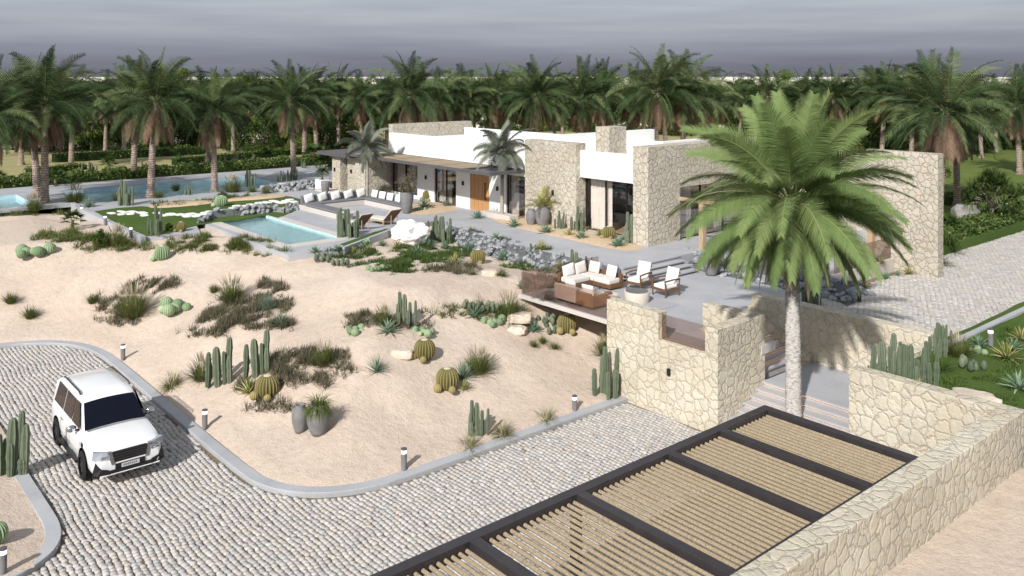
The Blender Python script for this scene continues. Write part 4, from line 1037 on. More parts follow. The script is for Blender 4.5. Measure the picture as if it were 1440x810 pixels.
FANP = tag(fan('fan_palm', .55, .95, 71), cat='fan palm')
YP = empty('young_palm'); mb = MB(); rnd = random.Random(8)
for i in range(13): frond(mb, (0,0,.05), i*2.4, R(78-60*i/13), .95, 1.3, 20, .28, .04, .55+rnd.uniform(-.2,.3), hang=.5, rr=.012)
mb.build('crown', M['yucca'], YP); tag(YP, cat='palm')
# ------------------------------------------------------------------ plant placement: (photo u, v of the foot, size in photo pixels, label)
def at_sand(u, v):
    t = 9.0
    while t < 80:
        p = ray(u, v, t)
        if inpoly(p.x, p.y, SANDPOLY) and p.z < sand(p.x, p.y): break
        t += .1
    return p
UNDER = [(797,465),(769,455),(780,468),(751,466),(852,500),(850,558),(858,560)]
def put(proto, ref, u, v, px, label, rz=None, group=None, z=None, sz=None):
    """ref = own height or width of the prototype in metres; px = its size in photo pixels"""
    p = at(u, v, z) if z != 'sand' else at_sand(u, v); s = px/ppm(v, p.z)/ref
    a = rnd.uniform(0, 6.28) if rz is None else rz
    return place(proto, (p.x,p.y,p.z-.02), a, s, label, group, sz*s if sz else None)
rnd = random.Random(5)
FA = 0.87     # cactus clumps face the camera
G = 'columnar cacti in the garden'
for k,u,v,px,lab in [
 (0,308,543,70,'columnar cactus on the sand between the tall grass tuft and the pair of pots'),(0,361,530,68,'columnar cactus directly above the big golden barrel cactus'),
 (1,571,458,50,'columnar cactus in the middle scrub patch above the golden barrels'),(1,673,612,52,'columnar cactus beside the kerb near the two dry grass tufts'),
 (3,850,558,72,'dense columnar cactus cluster at the foot of the stone stair tower'),(4,16,668,92,'large armed cactus by the kerb at the left edge left of the car'),
 (3,216,330,42,'columnar cactus standing in the near corner of the lawn'),(1,177,289,38,'columnar cactus in front of the long pool near its left end'),
 (2,488,334,44,'wide cactus cluster in the planter beside the wooden loungers'),(1,265,274,18,'small dark cactus at the edge of the long pool'),
 (1,352,262,26,'cactus in the flower bed at the right end of the long pool'),(3,394,256,17,'short cactus left of three on the grey rock mound'),(3,404,255,17,'short cactus in the middle of three on the grey rock mound'),(3,413,253,18,'short cactus right of three on the grey rock mound'),
 (3,601,337,28,'cactus cluster just right of the white pitted rock'),(2,621,339,38,'tall cactus cluster second right of the white pitted rock'),
 (3,745,371,30,'cactus between agaves on the rock bank below the door path'),(1,812,393,44,'tall cactus behind the outdoor sofa'),(3,792,392,26,'shorter cactus cluster left behind the outdoor sofa'),(3,824,393,34,'cactus right behind the outdoor sofa'),
 (3,786,323,28,'cactus at the foot of the stone facade right of the grey pots'),(3,811,326,38,'cactus at the left edge of the large glazed opening'),(1,891,342,46,'dark cactus at the right edge of the large glazed opening'),
 (3,588,276,30,'cactus behind the tall grey vase near the facade'),
 (3,1228,532,34,'short cactus at the left end of the row behind the garden wall'),(0,1244,532,66,'tallest cactus of the row behind the garden wall'),(3,1265,535,56,'cactus second right of the tallest one behind the garden wall'),
 (2,1282,540,60,'thick cactus cluster in the middle of the row behind the garden wall'),(3,1302,540,62,'cactus right of the middle of the row behind the garden wall'),(3,1318,500,48,'cactus by the cobbles at the right end of the row behind the garden wall'),(1,1328,496,44,'last cactus of the row, nearest the road kerb'),
 (3,1136,428,38,'dark cactus seen behind the big palm trunk beside the rocks'),(1,1147,430,26,'thin cactus right of the big palm trunk beside the rocks'),
 (3,1259,352,44,'cactus behind the glass balustrade by the tall stone wall'),(1,1270,352,34,'small cactus beside the tall stone wall behind glass')]:
    put(CC[k], 1.95 if k != 4 else 1.95, u, v, px, lab, FA+rnd.uniform(-.3,.3), G, 'sand' if (u,v) in UNDER else None)
for i,(u,v,px) in enumerate([(112,247,16),(130,250,24),(193,244,18),(204,246,22),(287,236,14),(315,234,15),(330,236,22),(342,234,14),(358,236,20),(427,238,15),(460,232,22),(366,233,14)]):
    put(CC[[0,1,3][i%3]], 1.95, u, v, px, 'small cactus on the dry meadow behind the pool hedge', FA+i, 'cacti on the dry meadow', z=2.88)
for u,v,px,lab,p_ in [(376,556,34,'large golden barrel cactus with two pups beside the variegated yucca',BAR),(597,503,31,'golden barrel cactus beside the flat cream rock in the middle of the sand',BAR),
 (629,545,33,'golden barrel cactus with pups below the tall grass tuft',BAR),(672,369,22,'small golden barrel cactus on the rise below the door path',BAR),(797,465,28,'golden barrel cactus in the shade under the terrace slab',BAR),
 (254,325,16,'small barrel cactus beside the lawn corner cactus',BAR),(603,282,18,'golden barrel cactus in the sand bed behind the tall vase',BAR),(856,335,20,'golden barrel cactus in front of the large glazed opening',BAR),
 (-6,762,32,'green barrel cactus cut by the left edge near the bollard',BARG),(228,364,22,'green barrel cactus with one pup on the sand below the lawn',BARG),(311,290,18,'round green cactus at the edge of the lawn by the pool bed',BARG)]:
    put(p_, .9, u, v, px, lab, -.6+rnd.uniform(-.3,.3), 'barrel cacti', 'sand' if (u,v) in UNDER else None)
for u,v,px,lab,p_ in [(47,358,50,'clump of pale round cacti on the open sand at the far left',BALL),(244,436,52,'big clump of pale round cacti right of the left grass patch',BALL),(499,467,34,'clump of round cacti at the left end of the middle scrub patch',BALL),
 (596,469,34,'clump of round cacti right of the middle scrub patch',BALL),(695,455,36,'clump of round cacti left of the stacked cream rocks',BALL),(528,380,26,'clump of round cacti at the edge of the scrub below the pool',BALL),
 (662,433,20,'tight green cactus clump left of the tall grass by the terrace',PADS),(687,437,21,'tight green cactus clump right beside the tall grass by the terrace',PADS),(769,455,22,'dark green cactus clump upper one beneath the terrace slab',PADS),(780,468,22,'dark green cactus clump lower one beneath the terrace slab',PADS),
 (456,367,20,'green cactus clump left of two below the plunge pool',PADS),(478,373,18,'green cactus clump right of two below the plunge pool',PADS),(276,283,18,'pale round cactus clump at the edge of the pool bed',BALL),
 (1376,495,26,'pale round cactus clump on the grass at the right',BALL),(1366,518,28,'dark green cactus clump on the grass at the right',PADS),(590,296,18,'pale round cactus beside the tall vase',BALL),(513,345,20,'pale round cactus in the planter by the loungers',BALL),(832,322,16,'pale cactus clump by the glazed opening',BALL)]:
    put(p_, 1.35 if p_ is BALL else .95, u, v, px, lab, None, 'clumps of round cacti', 'sand' if (u,v) in UNDER else None)
AG = 'agaves in the garden'
for u,v,px,lab,p_ in [(395,458,34,'blue agave at the right end of the upper scrub patch',AGA),(376,436,44,'spiky agave inside the upper scrub patch',SPK),(530,523,44,'spiky agave left of the flat cream rock',SPK),(545,468,36,'arching agave in the middle scrub patch',AGB),
 (668,446,30,'blue agave between the two green cactus clumps',AGA),(751,466,28,'blue agave right of the stacked cream rocks',AGA),(651,533,50,'tall spiky agave between barrel cactus and tall grass',SPK),
 (350,553,40,'variegated yucca touching the large golden barrel cactus',YUC),(653,548,26,'small variegated yucca beside the barrel cactus with pups',YUC),
 (443,358,20,'agave at the near corner of the plunge pool',AGA),(474,354,20,'agave left of the slanting planter wall',AGA),(514,347,20,'agave in front of the slanting planter wall, left one',AGA),(537,346,20,'agave in front of the slanting planter wall, middle one',AGA),
 (558,350,22,'yellow green yucca left of the white pitted rock',YUC),(497,356,18,'yellow green yucca at the low end of the planter wall',YUC),(519,352,16,'small yellow yucca between two agaves by the planter wall',YUC),
 (586,358,24,'agave below the white pitted rock',AGA),(604,346,22,'agave at the foot of the first cactus right of the white rock',AGA),(626,350,24,'agave at the foot of the tall cactus right of the white rock',AGA),
 (640,372,30,'dark variegated yucca on the rise in the middle scrub',YUC),(659,353,26,'agave left of the small barrel cactus by the rock bank',AGA),(685,352,24,'agave behind the small barrel cactus by the rock bank',AGA),
 (706,366,28,'agave right of the small barrel cactus by the rock bank',AGA),(728,366,24,'agave left of the cactus on the rock bank',AGA),(762,372,30,'yellow striped yucca right of the cactus on the rock bank',YUC),(768,384,24,'agave above the left corner of the glass balustrade',AGA),(787,384,30,'yellow striped yucca behind the outdoor sofa',YUC),
 (736,407,22,'agave at the left corner of the terrace slab',AGA),(697,351,20,'small agave tucked against the rock bank',AGA),
 (596,292,26,'agave right of the tall vase in the sand bed',AGB),(628,290,18,'agave in front of the curtained window left of the door',AGA),(672,307,22,'agave on the sand in front of the wooden door',AGA),(699,301,22,'agave in the white planter right of the door',AGA),(723,319,24,'agave below the white planter right of the door',AGA),
 (768,328,26,'agave below the grey pots by the stone facade',AGA),(817,336,24,'agave at the left foot of the glazed opening',AGA),(800,332,20,'green agave between the grey pots and the glazed opening',YUC),(843,331,18,'yellow yucca in front of the curtains',YUC),(869,347,28,'agave in front of the glazed opening',AGA),(878,337,20,'agave at the foot of the right hand cactus by the glazing',AGB),
 (1213,405,28,'dark yucca at the right end of the rock bank',YUC),(1262,388,20,'strap leaved plant below the right terrace kerb',SPK),(1278,386,22,'yellow striped yucca below the right terrace kerb',YUC),(1290,380,20,'agave at the corner of the tall stone wall',AGA),(1245,392,20,'agave below the right terrace kerb, left one',AGA),
 (1377,488,32,'agave on the grass beside the road kerb bollard',AGA),(1425,492,32,'agave on the grass right of the bollard at the kerb',AGA),(1416,505,44,'cream striped yucca on the grass at the right',YUC),(1432,548,48,'large agave cut by the right edge of the grass bed',AGB),(1436,478,34,'brown yellow yucca at the right edge by the kerb',YUC),
 (1293,544,24,'striped yucca peeping over the garden wall',YUC),(1355,306,18,'agave at the foot of the grey boulder on the right lawn',AGA),(124,291,26,'agave in the corner planter by the long pool',AGB),(508,350,18,'agave in the planter by the wooden loungers',AGB),(1388,300,26,'small strap plant on the right lawn',SPK)]:
    ref = {AGA:1.05, AGB:1.0, SPK:1.1, YUC:.85}[p_]
    put(p_, ref, u, v, px, lab, None, AG, 'sand' if (u,v) in UNDER else None)
GG = 'grass tufts on the sand'
for u,v,px,lab,p_ in [(15,426,28,'fresh green grass tuft at the far left of the open sand',TUG),(42,447,30,'fresh green grass tuft right of the leftmost one on the open sand',TUG),(130,426,24,'fresh green tuft at the left end of the left grass patch',TUG),(301,411,22,'fresh green tuft left of the tall grass in the upper scrub patch',TUG),
 (187,444,62,'tall feathery grass tuft in the left grass patch',TUB),(326,424,50,'tall feathery grass tuft in the upper scrub patch',TUB),(285,533,48,'tall grass tuft left of the columnar cactus on the sand',TUB),(672,523,50,'tall grass tuft beside the spiky agave in the middle',TUB),(716,445,48,'tall grass tuft left of the terrace slab',TUB),
 (455,512,44,'grass tuft at the right side of the lower scrub patch',TUB),(540,455,36,'feathery grass in the middle scrub patch',TUB),(852,500,44,'feathery grass behind the cactus at the tower foot',TUB),
 (243,543,44,'dry brown grass tuft near the left kerb',TUR),(661,632,44,'dry grass tuft in front of the kerb side cactus',TUR),(706,613,44,'dry grass tuft right of the kerb side cactus',TUR),(768,594,42,'dry grass tuft near the bollard by the tower',TUR),(858,560,30,'dry grass at the foot of the tower cactus',TUR),
 (706,388,22,'yellow grass tuft left of the small cream rock',TUF),(664,386,18,'small yellow grass tuft on the rise',TUF),(750,487,20,'small round grass tuft below the stacked rocks, left one',TUF),(763,482,20,'small round grass tuft below the stacked rocks, middle one',TUF),(779,490,20,'small round grass tuft below the stacked rocks, right one',TUF),
 (48,300,34,'olive grass tuft beside the twin palm',TUB),(165,345,40,'olive grass tuft below the lawn wall',TUB),(105,285,36,'olive grass in the corner planter of the long pool',TUB),(165,282,24,'grass tuft at the pool edge behind the lawn wall',TUF),(223,278,22,'olive grass tuft on the pool bed',TUF),
 (327,270,34,'pinkish feather grass beside the second pool palm',TUB),(355,270,20,'yellow green tuft at the right end of the pool bed',TUF),(374,272,22,'low tuft by the pool bed corner',TUF),(247,268,20,'fresh green tuft near the small dark cactus',TUG),
 (1348,500,44,'dry grass clump behind the garden wall cacti',TUB),(1322,520,44,'dark green strap grass behind the garden wall',LIL),(1398,262,30,'tall white plumed grass on the right lawn',TUB),(1315,372,52,'strap leaved plant at the foot of the tall stone wall',LIL),(1335,352,44,'dark strap leaved plant in the right hedge corner',LIL),
 (534,272,34,'reddish grass beside the second porch pillar',TUB),(505,272,26,'grass tuft left of the grey feather palm trunk',TUF),(455,262,20,'grass beside the porch rocks',TUF),(1238,386,20,'brown grass below the right terrace kerb',TUR),(1298,372,24,'brown grass at the base of the tall stone wall',TUR),(712,303,18,'small grass in the white planter by the door',TUF),(748,309,16,'low green plant left of the grey pots',LIL)]:
    ref = {TUG:.8, TUF:.9, TUR:1.0, TUB:1.5, LIL:1.2}[p_]
    put(p_, ref, u, v, px, lab, None, GG, 'sand' if (u,v) in UNDER else None)
for u,v,px,lab,p_,ref in [(102,322,40,'fan palm in the left scrub patch below the long pool',FANP,1.9),(152,240,30,'fan palm on the dry meadow behind the pool hedge',FANP,1.9),(374,232,34,'fan palm among the small meadow cacti',FANP,1.9),(78,262,36,'dark fan palm behind the twin palm',FANP,1.9),(457,247,26,'fan palm in the white planter box of the porch',FANP,1.9),(-4,262,34,'fan palm at the left edge behind the small pool',FANP,1.9),(1335,330,44,'dark fan palm on the right lawn beside the boulder',FANP,1.9),
 (440,232,44,'dark fan palm left of the porch roof',FANP,1.9),(140,346,24,'round bluish bush below the lawn wall',BUSH,1.1),(460,238,30,'dark bush left of the porch',BUSH,1.1),(312,283,14,'small round bush at the lawn edge',BUSH,1.1),(238,325,12,'small bush by the lawn corner',BUSH,1.1),(590,262,20,'loose silvery shrub in the tall vase',BUSHG,.9),(1310,262,40,'dark bush between the palms at the tall stone wall',BUSH,1.1),
 (1180,222,46,'dark shrub behind the villa roof near the foreground palm',BUSH,1.1),(780,236,40,'dark bush left of the chimney behind the roof',BUSH,1.1),(880,236,44,'dark bush between chimney and white roof block',BUSH,1.1)]:
    z = None
    if v < 262 and p_ is FANP: z = 2.88
    if (u,v) == (457,247): 
        p = Vector((-58.3,30.7,3.72)); place(FANP, p, .4, .72, lab, 'fan palms'); continue
    if (u,v) == (590,262):
        continue
    put(p_, ref, u, v, px, lab, None, 'fan palms' if p_ is FANP else 'bushes in the garden', z)
# dracaena like round tree on the right lawn
rnd = random.Random(77); e = empty('dragon_tree'); mb = MB(); mb.tube([(0,0,-.1),(0,0,1.1)], [.16,.13], 10)
cr = MB()
for i in range(44):
    az = i*2.4; el = R(88-100*i/44); d = Vector((math.cos(az)*math.cos(el), math.sin(az)*math.cos(el), math.sin(el))); c = Vector((0,0,1.5))+d*1.35*rnd.uniform(.75,1.05)
    mb.tube([(0,0,1.0),tuple(Vector((0,0,1.4))+d*.5),tuple(c)], [.07,.05,.03], 5); t0 = rnd.uniform(.15,.7)
    for k in range(60):
        a = rnd.uniform(0,6.28); l = R(rnd.uniform(-30,90)); dd = (Vector((math.cos(a)*math.cos(l), math.sin(a)*math.cos(l), math.sin(l)))+d*.5).normalized()
        cr.tint = max(0,min(1,t0+rnd.uniform(-.2,.25))); cr.blade(c, dd, dd.cross(Vector((.1,.2,1))), .7, .055, 1.1, 3)
mb.build('trunk', M['pale_trunk'], e, smooth=True); cr.build('crown', M['hedge'], e)
p = at(1395,316,2.65); e.location = (p.x,p.y,2.63); tag(e, 'round headed strap leaved tree with a pale trunk on the right lawn', 'tree')
# ground cover: countless low scrub
def cover(name, ells, m, label, dens, hgt, seed, tint=(.2,.8), tz=None):
    r = random.Random(seed); mb = MB()
    for (u,v,ru,rv) in ells:
        c = at(u,v,tz); k = ppm(v,c.z); A = at(u-ru,v,tz); B = at(u+ru,v,tz); D = at(u,v-rv,tz); E_ = at(u,v+rv,tz)
        ex = (B-A)/2; ey = (D-E_)/2; area = PI*ex.xy.length*ey.xy.length; n = int(area*dens)
        for _ in range(n):
            a = r.uniform(0,6.28); q = r.random()**.5; q *= 1+.25*math.sin(a*3+u); x = c.x+ex.x*math.cos(a)*q+ey.x*math.sin(a)*q; y = c.y+ex.y*math.cos(a)*q+ey.y*math.sin(a)*q
            nz = noise.noise(Vector((x*1.6,y*1.6,4.4)))
            if nz < -.08-.25*(1-q)+.25*(q>.8): continue
            z = surf(x,y); h = hgt*(.5+r.random())*(1+nz); t0 = r.uniform(*tint)
            for b in range(9):
                az = r.uniform(0,6.28); el = R(r.uniform(20,85)); d = Vector((math.cos(az)*math.cos(el), math.sin(az)*math.cos(el), math.sin(el))); mb.tint = max(0,min(1,t0+r.uniform(-.15,.15)))
                mb.blade((x+r.uniform(-.09,.09),y+r.uniform(-.09,.09),z-.02), d, (-math.sin(az),math.cos(az),0), h, .026, .4, 2)
    o = mb.build(name, M[m]); tag(o, label, None, None, 'stuff'); return o
cover('scrub_cover', [(165,430,36,14),(205,405,36,12),(235,397,26,9),(175,452,34,9),(300,447,40,10),(335,440,60,20),(375,425,36,14),(385,405,28,8),(300,465,45,8),(355,455,50,10),(400,430,14,10),
 (400,510,60,18),(450,500,55,18),(420,535,65,12),(380,570,40,10),(480,525,30,10),(340,540,22,14),(505,448,30,13),(545,452,40,13),(590,455,25,10),(560,470,20,6)], 'scrub', 'low grey brown scrub spreading in patches over the sand', 60, .25, 1)
cover('scrub_cover', [(90,332,48,9),(165,348,50,8),(120,335,45,8),(30,298,34,5),(90,300,20,5),(285,340,60,9),(300,345,60,8),(350,342,40,8),(260,335,40,6),(380,352,30,5),(330,338,30,9),(320,350,30,6),(255,350,30,5),(640,440,38,12),(690,448,30,8),(700,440,30,10)], 'grass', 'low olive green ground cover in patches below the lawn and by the terrace', 48, .26, 2, (.1,.5))
cover('scrub_cover', [(500,360,45,7),(560,360,50,10),(545,372,45,9),(600,362,45,9),(560,380,40,6),(640,355,30,8),(590,350,30,5),(612,340,40,6),(650,345,40,6),(700,358,40,5),(740,375,40,6)], 'hedge', 'dense green ground cover between the planter wall and the rock bank', 60, .17, 3, (.1,.5))
cover('scrub_cover', [(620,380,32,7),(645,378,34,7),(668,383,20,5),(770,400,35,10),(800,402,40,8),(745,445,35,12),(780,452,30,8),(730,462,20,6)], 'scrub', 'dry brown scrub around the small rocks and behind the glass corner', 34, .24, 4, (.2,.75))
cover('scrub_cover', [(240,287,32,4),(335,277,35,4),(300,283,20,3),(530,282,20,3),(555,283,25,3)], 'grass', 'low dark planting along the edge of the long pool bed', 50, .22, 5, (.05,.4), 3.05)
cover('grass_cover', [(1370,545,50,20),(1400,520,40,30),(1430,570,30,30),(1345,535,30,14),(1420,470,20,12)], 'lawn', 'short green grass blades on the garden bed at the right', 60, .10, 6, (.1,.5))
# boulders
def boulder(name, sx, sy, sz, m, seed, label, loc, rz=0, holes=0, sub=3):
    r = random.Random(seed); bm = bmesh.new(); bmesh.ops.create_icosphere(bm, subdivisions=sub+1, radius=1); o3 = Vector((seed*3.1,seed*1.7,0))
    for v in bm.verts:
        c = v.co.copy(); k = 1+.30*noise.noise(c*1.1+o3)+.14*noise.noise(c*2.6+o3)+.05*noise.noise(c*6+o3); v.co = c*k
        for ax in range(3):
            if abs(v.co[ax]) > .78: v.co[ax] *= .78/abs(v.co[ax])*(.97+.06*k)
        v.co.x *= sx; v.co.y *= sy; v.co.z = max(-.35,v.co.z)*sz
    me = bpy.data.meshes.new(name); bm.to_mesh(me); bm.free(); me.materials.append(M[m])
    for p in me.polygons: p.use_smooth = True
    o = bpy.data.objects.new(name, me); C.objects.link(o); o.location = loc; o.rotation_euler = (0,0,rz); return tag(o, label, 'rock')
def bo(u,v,w,h,m,seed,label,rz=.6,z=None,dz=0):
    p = at(u,v,z); k = ppm(v,p.z); return boulder('boulder', w/k*.62, w/k*.42, h/k*.62, m, seed, label, (p.x,p.y,p.z+.03+dz), rz)
bo(566,500,30,15,'boulder',1,'flat cream rock left of the golden barrel cactus',.75)
bo(730,455,34,16,'boulder',2,'upper of two stacked cream rocks left of the terrace slab',.8,None,.15)
bo(727,467,26,14,'boulder',3,'lower of two stacked cream rocks left of the terrace slab',.5)
bo(688,387,22,13,'boulder',4,'small cream rock between two yellow grass tufts',.9)
bo(1360,310,36,44,'grey_boulder',5,'large dark grey boulder on the right lawn beside the leaning palm',.8)
bo(1379,316,17,7,'white_rock',6,'larger smooth white stone beside the grey boulder',.8)
bo(1368,319,9,5,'white_rock',7,'smaller smooth white stone beside the grey boulder',.8)
bo(1374,563,62,16,'boulder',8,'long pinkish flat rock lying behind the garden wall',.35,2.75)
# pitted white rock: blob with hollows cut in by displacement
def pitted():
    bm = bmesh.new(); bmesh.ops.create_icosphere(bm, subdivisions=5, radius=1)
    pits = [(Vector((.25,-.93,.25)),.26,.62),(Vector((-.62,-.75,-.1)),.16,.45),(Vector((-.5,-.7,-.5)),.18,.5),(Vector((.75,-.5,-.2)),.14,.3),(Vector((.0,-.2,.97)),.2,.25),(Vector((-.85,-.2,.45)),.2,.3),(Vector((.9,.1,.4)),.2,.3)]
    for v in bm.verts:
        c = v.co.normalized(); k = 1+.22*noise.noise(c*1.3+Vector((4,4,4)))+.14*noise.noise(c*3)+.05*noise.noise(c*8)
        for d, r_, dep in pits:
            a = (c-d.normalized()).length
            if a < r_*2: k -= dep*S(1-a/(r_*1.5)) if a < r_*1.5 else 0
        v.co = Vector((c.x*1.0*k, c.y*.75*k, (c.z*.62)*k))
    me = bpy.data.meshes.new('pitted_rock'); bm.to_mesh(me); bm.free(); me.materials.append(M['white_rock'])
    for p in me.polygons: p.use_smooth = True
    o = bpy.data.objects.new('pitted_rock', me); C.objects.link(o); return o
o = tag(pitted(), 'big white pitted rock with dark hollows between the planter wall and the cacti', 'rock'); p = at(577,336,2.75); o.location = (p.x,p.y,3.05); o.rotation_euler = (0,0,.87); o.scale = (1.02,1.02,1.1)
# ------------------------------------------------------------------ pots
def pot(name, u, v, h, w, label, z=None, neck=.55, lip=True, prof=None):
    p = at(u,v,z); e = empty(name, (p.x,p.y,p.z-.01), 0, label, 'pot'); mb = MB(); R0 = w/2
    pr = prof or [(R0*.55,0),(R0*.72,h*.12),(R0*.95,h*.4),(R0*1.0,h*.62),(R0*.88,h*.82),(R0*neck,h*.93),(R0*neck*1.02,h*.97),(R0*neck*1.12,h),(R0*neck*.9,h),(R0*neck*.8,h*.9),(R0*.5,h*.85)]
    mb.lathe(pr, 32); mb.build('body', M['pot'], e, smooth='all'); mb = MB(); mb.lathe([(R0*neck*.86,h*.90),(0.0005,h*.91)], 24); mb.build('soil', M['joint'], e); return e
pot('clay_jar', 422, 607, .86, .52, 'narrow grey clay jar with an open mouth standing on the sand')
j = pot('clay_jar', 448, 610, .92, .74, 'wide grey clay jar with spilling grass on the sand beside the narrow one', neck=.62)
def spill(e, h, n, L, m, seed, t0=.35, bend=2.4):
    r = random.Random(seed); mb = MB()
    for i in range(n):
        az = r.uniform(0,6.28); el = R(r.uniform(20,88)); d = Vector((math.cos(az)*math.cos(el), math.sin(az)*math.cos(el), math.sin(el))); mb.tint = max(0,min(1,t0+r.uniform(-.25,.25)))
        mb.blade((.12*math.cos(az),.12*math.sin(az),h*.9), d, (-math.sin(az),math.cos(az),0), L*r.uniform(.6,1.1), .02, bend*r.uniform(.7,1.3), 5)
    o = mb.build('pot_grass', M[m]); o.location = e.location; return o
tag(spill(j, .92, 420, .62, 'grass', 3), 'grey green grass spilling from the wide jar on the sand', 'grass tuft')
VASE = [(.16,0),(.22,.05),(.34,.45),(.42,.95),(.43,1.15),(.40,1.28),(.43,1.34),(.38,1.34),(.34,1.2),(.2,1.1)]
v_ = pot('tall_vase', 572, 300, 1.34, .86, 'tall tapered grey vase on the deck between lounge and window', 3.0, .8, prof=VASE)
e = place(BUSHG, (v_.location.x,v_.location.y,4.25), 0, 1.15, 'loose silvery shrub growing in the tall grey vase', 'bushes in the garden')
pot('grey_pot', 747, 317, .95, .62, 'smaller grey pot left of the pair by the stone facade', 3.0, .6)
b_ = pot('grey_pot', 763, 318, 1.15, .88, 'bigger grey pot with a yellow green palm by the stone facade', 3.0, .6)
YP.location = (b_.location.x,b_.location.y,4.05); YP.scale = (1.35,1.35,1.35); tag(YP, 'yellow green young palm in the bigger pot by the stone facade', 'palm')
c_ = pot('grey_pot', 457.5, 272, .9, .62, 'grey pot standing in front of the white planter at the porch', 3.0, .8, prof=[(.2,0),(.24,.05),(.32,.7),(.33,.88),(.30,.9),(.27,.8)])
r_ = pot('grey_pot', 1000, 387, .95, .75, 'dark pot with overhanging grass at the foot of the terrace steps', 2.4, .75)
tag(spill(r_, .95, 380, .8, 'scrub', 4, .35), 'grey brown grass hanging over the dark pot by the terrace steps', 'grass tuft')
# ------------------------------------------------------------------ bollards
def bollard():
    e = empty('bollard_light', (0,0,0)); tag(e, cat='bollard light'); mb = MB(); mb.lathe([(.085,0),(.085,.46),(.001,.46)], 20); mb.build('post', M['pot'], e, smooth=True)
    mb = MB(); mb.lathe([(.078,.462),(.078,.56)], 20); mb.build('light_band', M['lamp'], e, smooth=True)
    mb = MB(); mb.lathe([(.088,.56),(.088,.60),(.0005,.602)], 20); mb.build('cap', M['grey_frame'], e, smooth=True); return e
BO = bollard()
for u,v,lab in [(173,507,'bollard light on the sand behind the car near the kerb bend'),(288,601,'bollard light on the sand right of the car'),(568,661,'bollard light on the sand near the straight kerb in the middle'),(808,580,'bollard light near the stone tower'),
   (4,806,'bollard light cut by the lower left corner'),(1393,487,'bollard light on the grass beside the upper road kerb'),(115,303,'bollard light at the far end of the lawn wall'),(148,317,'bollard light in the middle of the lawn wall'),(184,334,'bollard light at the near end of the lawn wall')]:
    p = at(u,v); s = 1.0
    place(BO, (p.x,p.y,p.z-.02), 0, s if u != 4 else 1.0, lab, 'bollard lights along the kerb and lawn')
# ------------------------------------------------------------------ furniture
def bxp(name, b, m, e, bev=.03):
    mb = MB(); mb.box(*b); return mb.build(name, M[m], e, bevel=bev)
def cush(name, c, sx, sy, sz, m, e, rot=(0,0,0)):
    """plump cushion"""
    n = 9; vs = []; mb = MB()
    for s in (-1,1):
        for i in range(n):
            for j in range(n):
                a, b = -1+2*i/(n-1), -1+2*j/(n-1); k = (1-a**4)*(1-b**4); sh = 1-.06*(abs(a*b))
                vs.append(Vector((a*sx/2*(1-.05*(1-abs(b)**2)*0+0), s*sy/2*(.25+.75*k**.5), b*sz/2)))
    fs = []
    for i in range(n-1):
        for j in range(n-1):
            q = (i*n+j,(i+1)*n+j,(i+1)*n+j+1,i*n+j+1); fs.append(q); fs.append(tuple(reversed([x+n*n for x in q])))
    ed = [(i*n) for i in range(n)]+[(n-1)*n+j for j in range(1,n)]+[i*n+n-1 for i in range(n-2,-1,-1)]+[j for j in range(n-2,0,-1)]
    for a, b in zip(ed, ed[1:]+ed[:1]): fs.append((b,a,a+n*n,b+n*n))
    mb.add(vs, fs); o = mb.build(name, M[m], e, smooth='all'); o.location = c; o.rotation_euler = rot; return o
# outdoor sofa: L shape with a low timber frame
e = empty('outdoor_sofa', (-25.5,26.4,2.42), 0, 'white cushioned L shaped outdoor sofa in the corner of the seating terrace', 'sofa')
bxp('frame', (-1.35,.55,.15,1.0,.06,.24),'teak',e); bxp('frame', (-1.35,-.5,-1.0,.15,.06,.236),'teak',e)
bxp('seat', (-1.3,-.42,.1,.8,.24,.46),'cream_fabric',e,.06); bxp('seat', (-.40,.52,.1,.8,.24,.46),'cream_fabric',e,.06); bxp('seat', (-1.3,-.55,-.98,.08,.24,.46),'cream_fabric',e,.06)
bxp('backrest', (-1.38,.55,.82,.95,.24,.62),'teak',e); bxp('backrest', (-1.48,-1.34,-1.0,.82,.24,.6),'teak',e)
for x, y, rz, m in ((-.9,.68,0,'cream_fabric'),(.15,.66,-.15,'white_fabric'),(-1.2,-.6,1.5,'white_fabric'),(-1.2,.1,1.45,'cream_fabric')):
    cush('cushion', (x,y,.70), .62,.20,.5, m, e, (R(-14) if abs(rz)<1 else 0, 0 if abs(rz)<1 else R(-10), rz))
e = empty('outdoor_sofa', (-24.15,24.25,2.42), 0, 'outdoor sofa with its woven back turned to the glass balustrade', 'sofa')
bxp('frame', (-1.3,.75,-.4,.45,.06,.26),'grey_fabric',e); bxp('backrest', (-1.3,-.06,-.50,-.36,.1,.72),'cream_fabric',e,.05); bxp('backrest', (.0,.75,-.50,-.36,.1,.62),'rattan',e,.04); bxp('armrest', (.76,.86,-.48,.45,.1,.56),'rattan',e)
bxp('seat', (-1.25,-.05,-.34,.45,.27,.45),'cream_fabric',e,.05); bxp('seat', (0.0,.74,-.34,.45,.27,.45),'cream_fabric',e,.05)
cush('cushion', (-.6,-.22,.66), .6,.2,.45,'cream_fabric', e, (R(12),0,0)); cush('cushion', (.38,-.22,.66), .55,.2,.45,'white_fabric', e, (R(12),0,.1))
def drum(x,y,r,h,top,label):
    e = empty('round_table', (x,y,2.415), 0, label, 'table'); mb = MB(); mb.lathe([(r*.93,0),(r*.97,h*.3),(r,h-.03),(r*.98,h),(r*.9,h)],40); mb.build('base', M['table_stone'], e, smooth=40)
    mb = MB(); mb.lathe([(r*.90,h+.001),(r*.90,h+.012),(.0005,h+.012)],40); mb.build('table_top', M[top], e); return e
drum(-23.15,26.2,.52,.42,'table_top','round drum table with a dark slate top between sofa and armchairs')
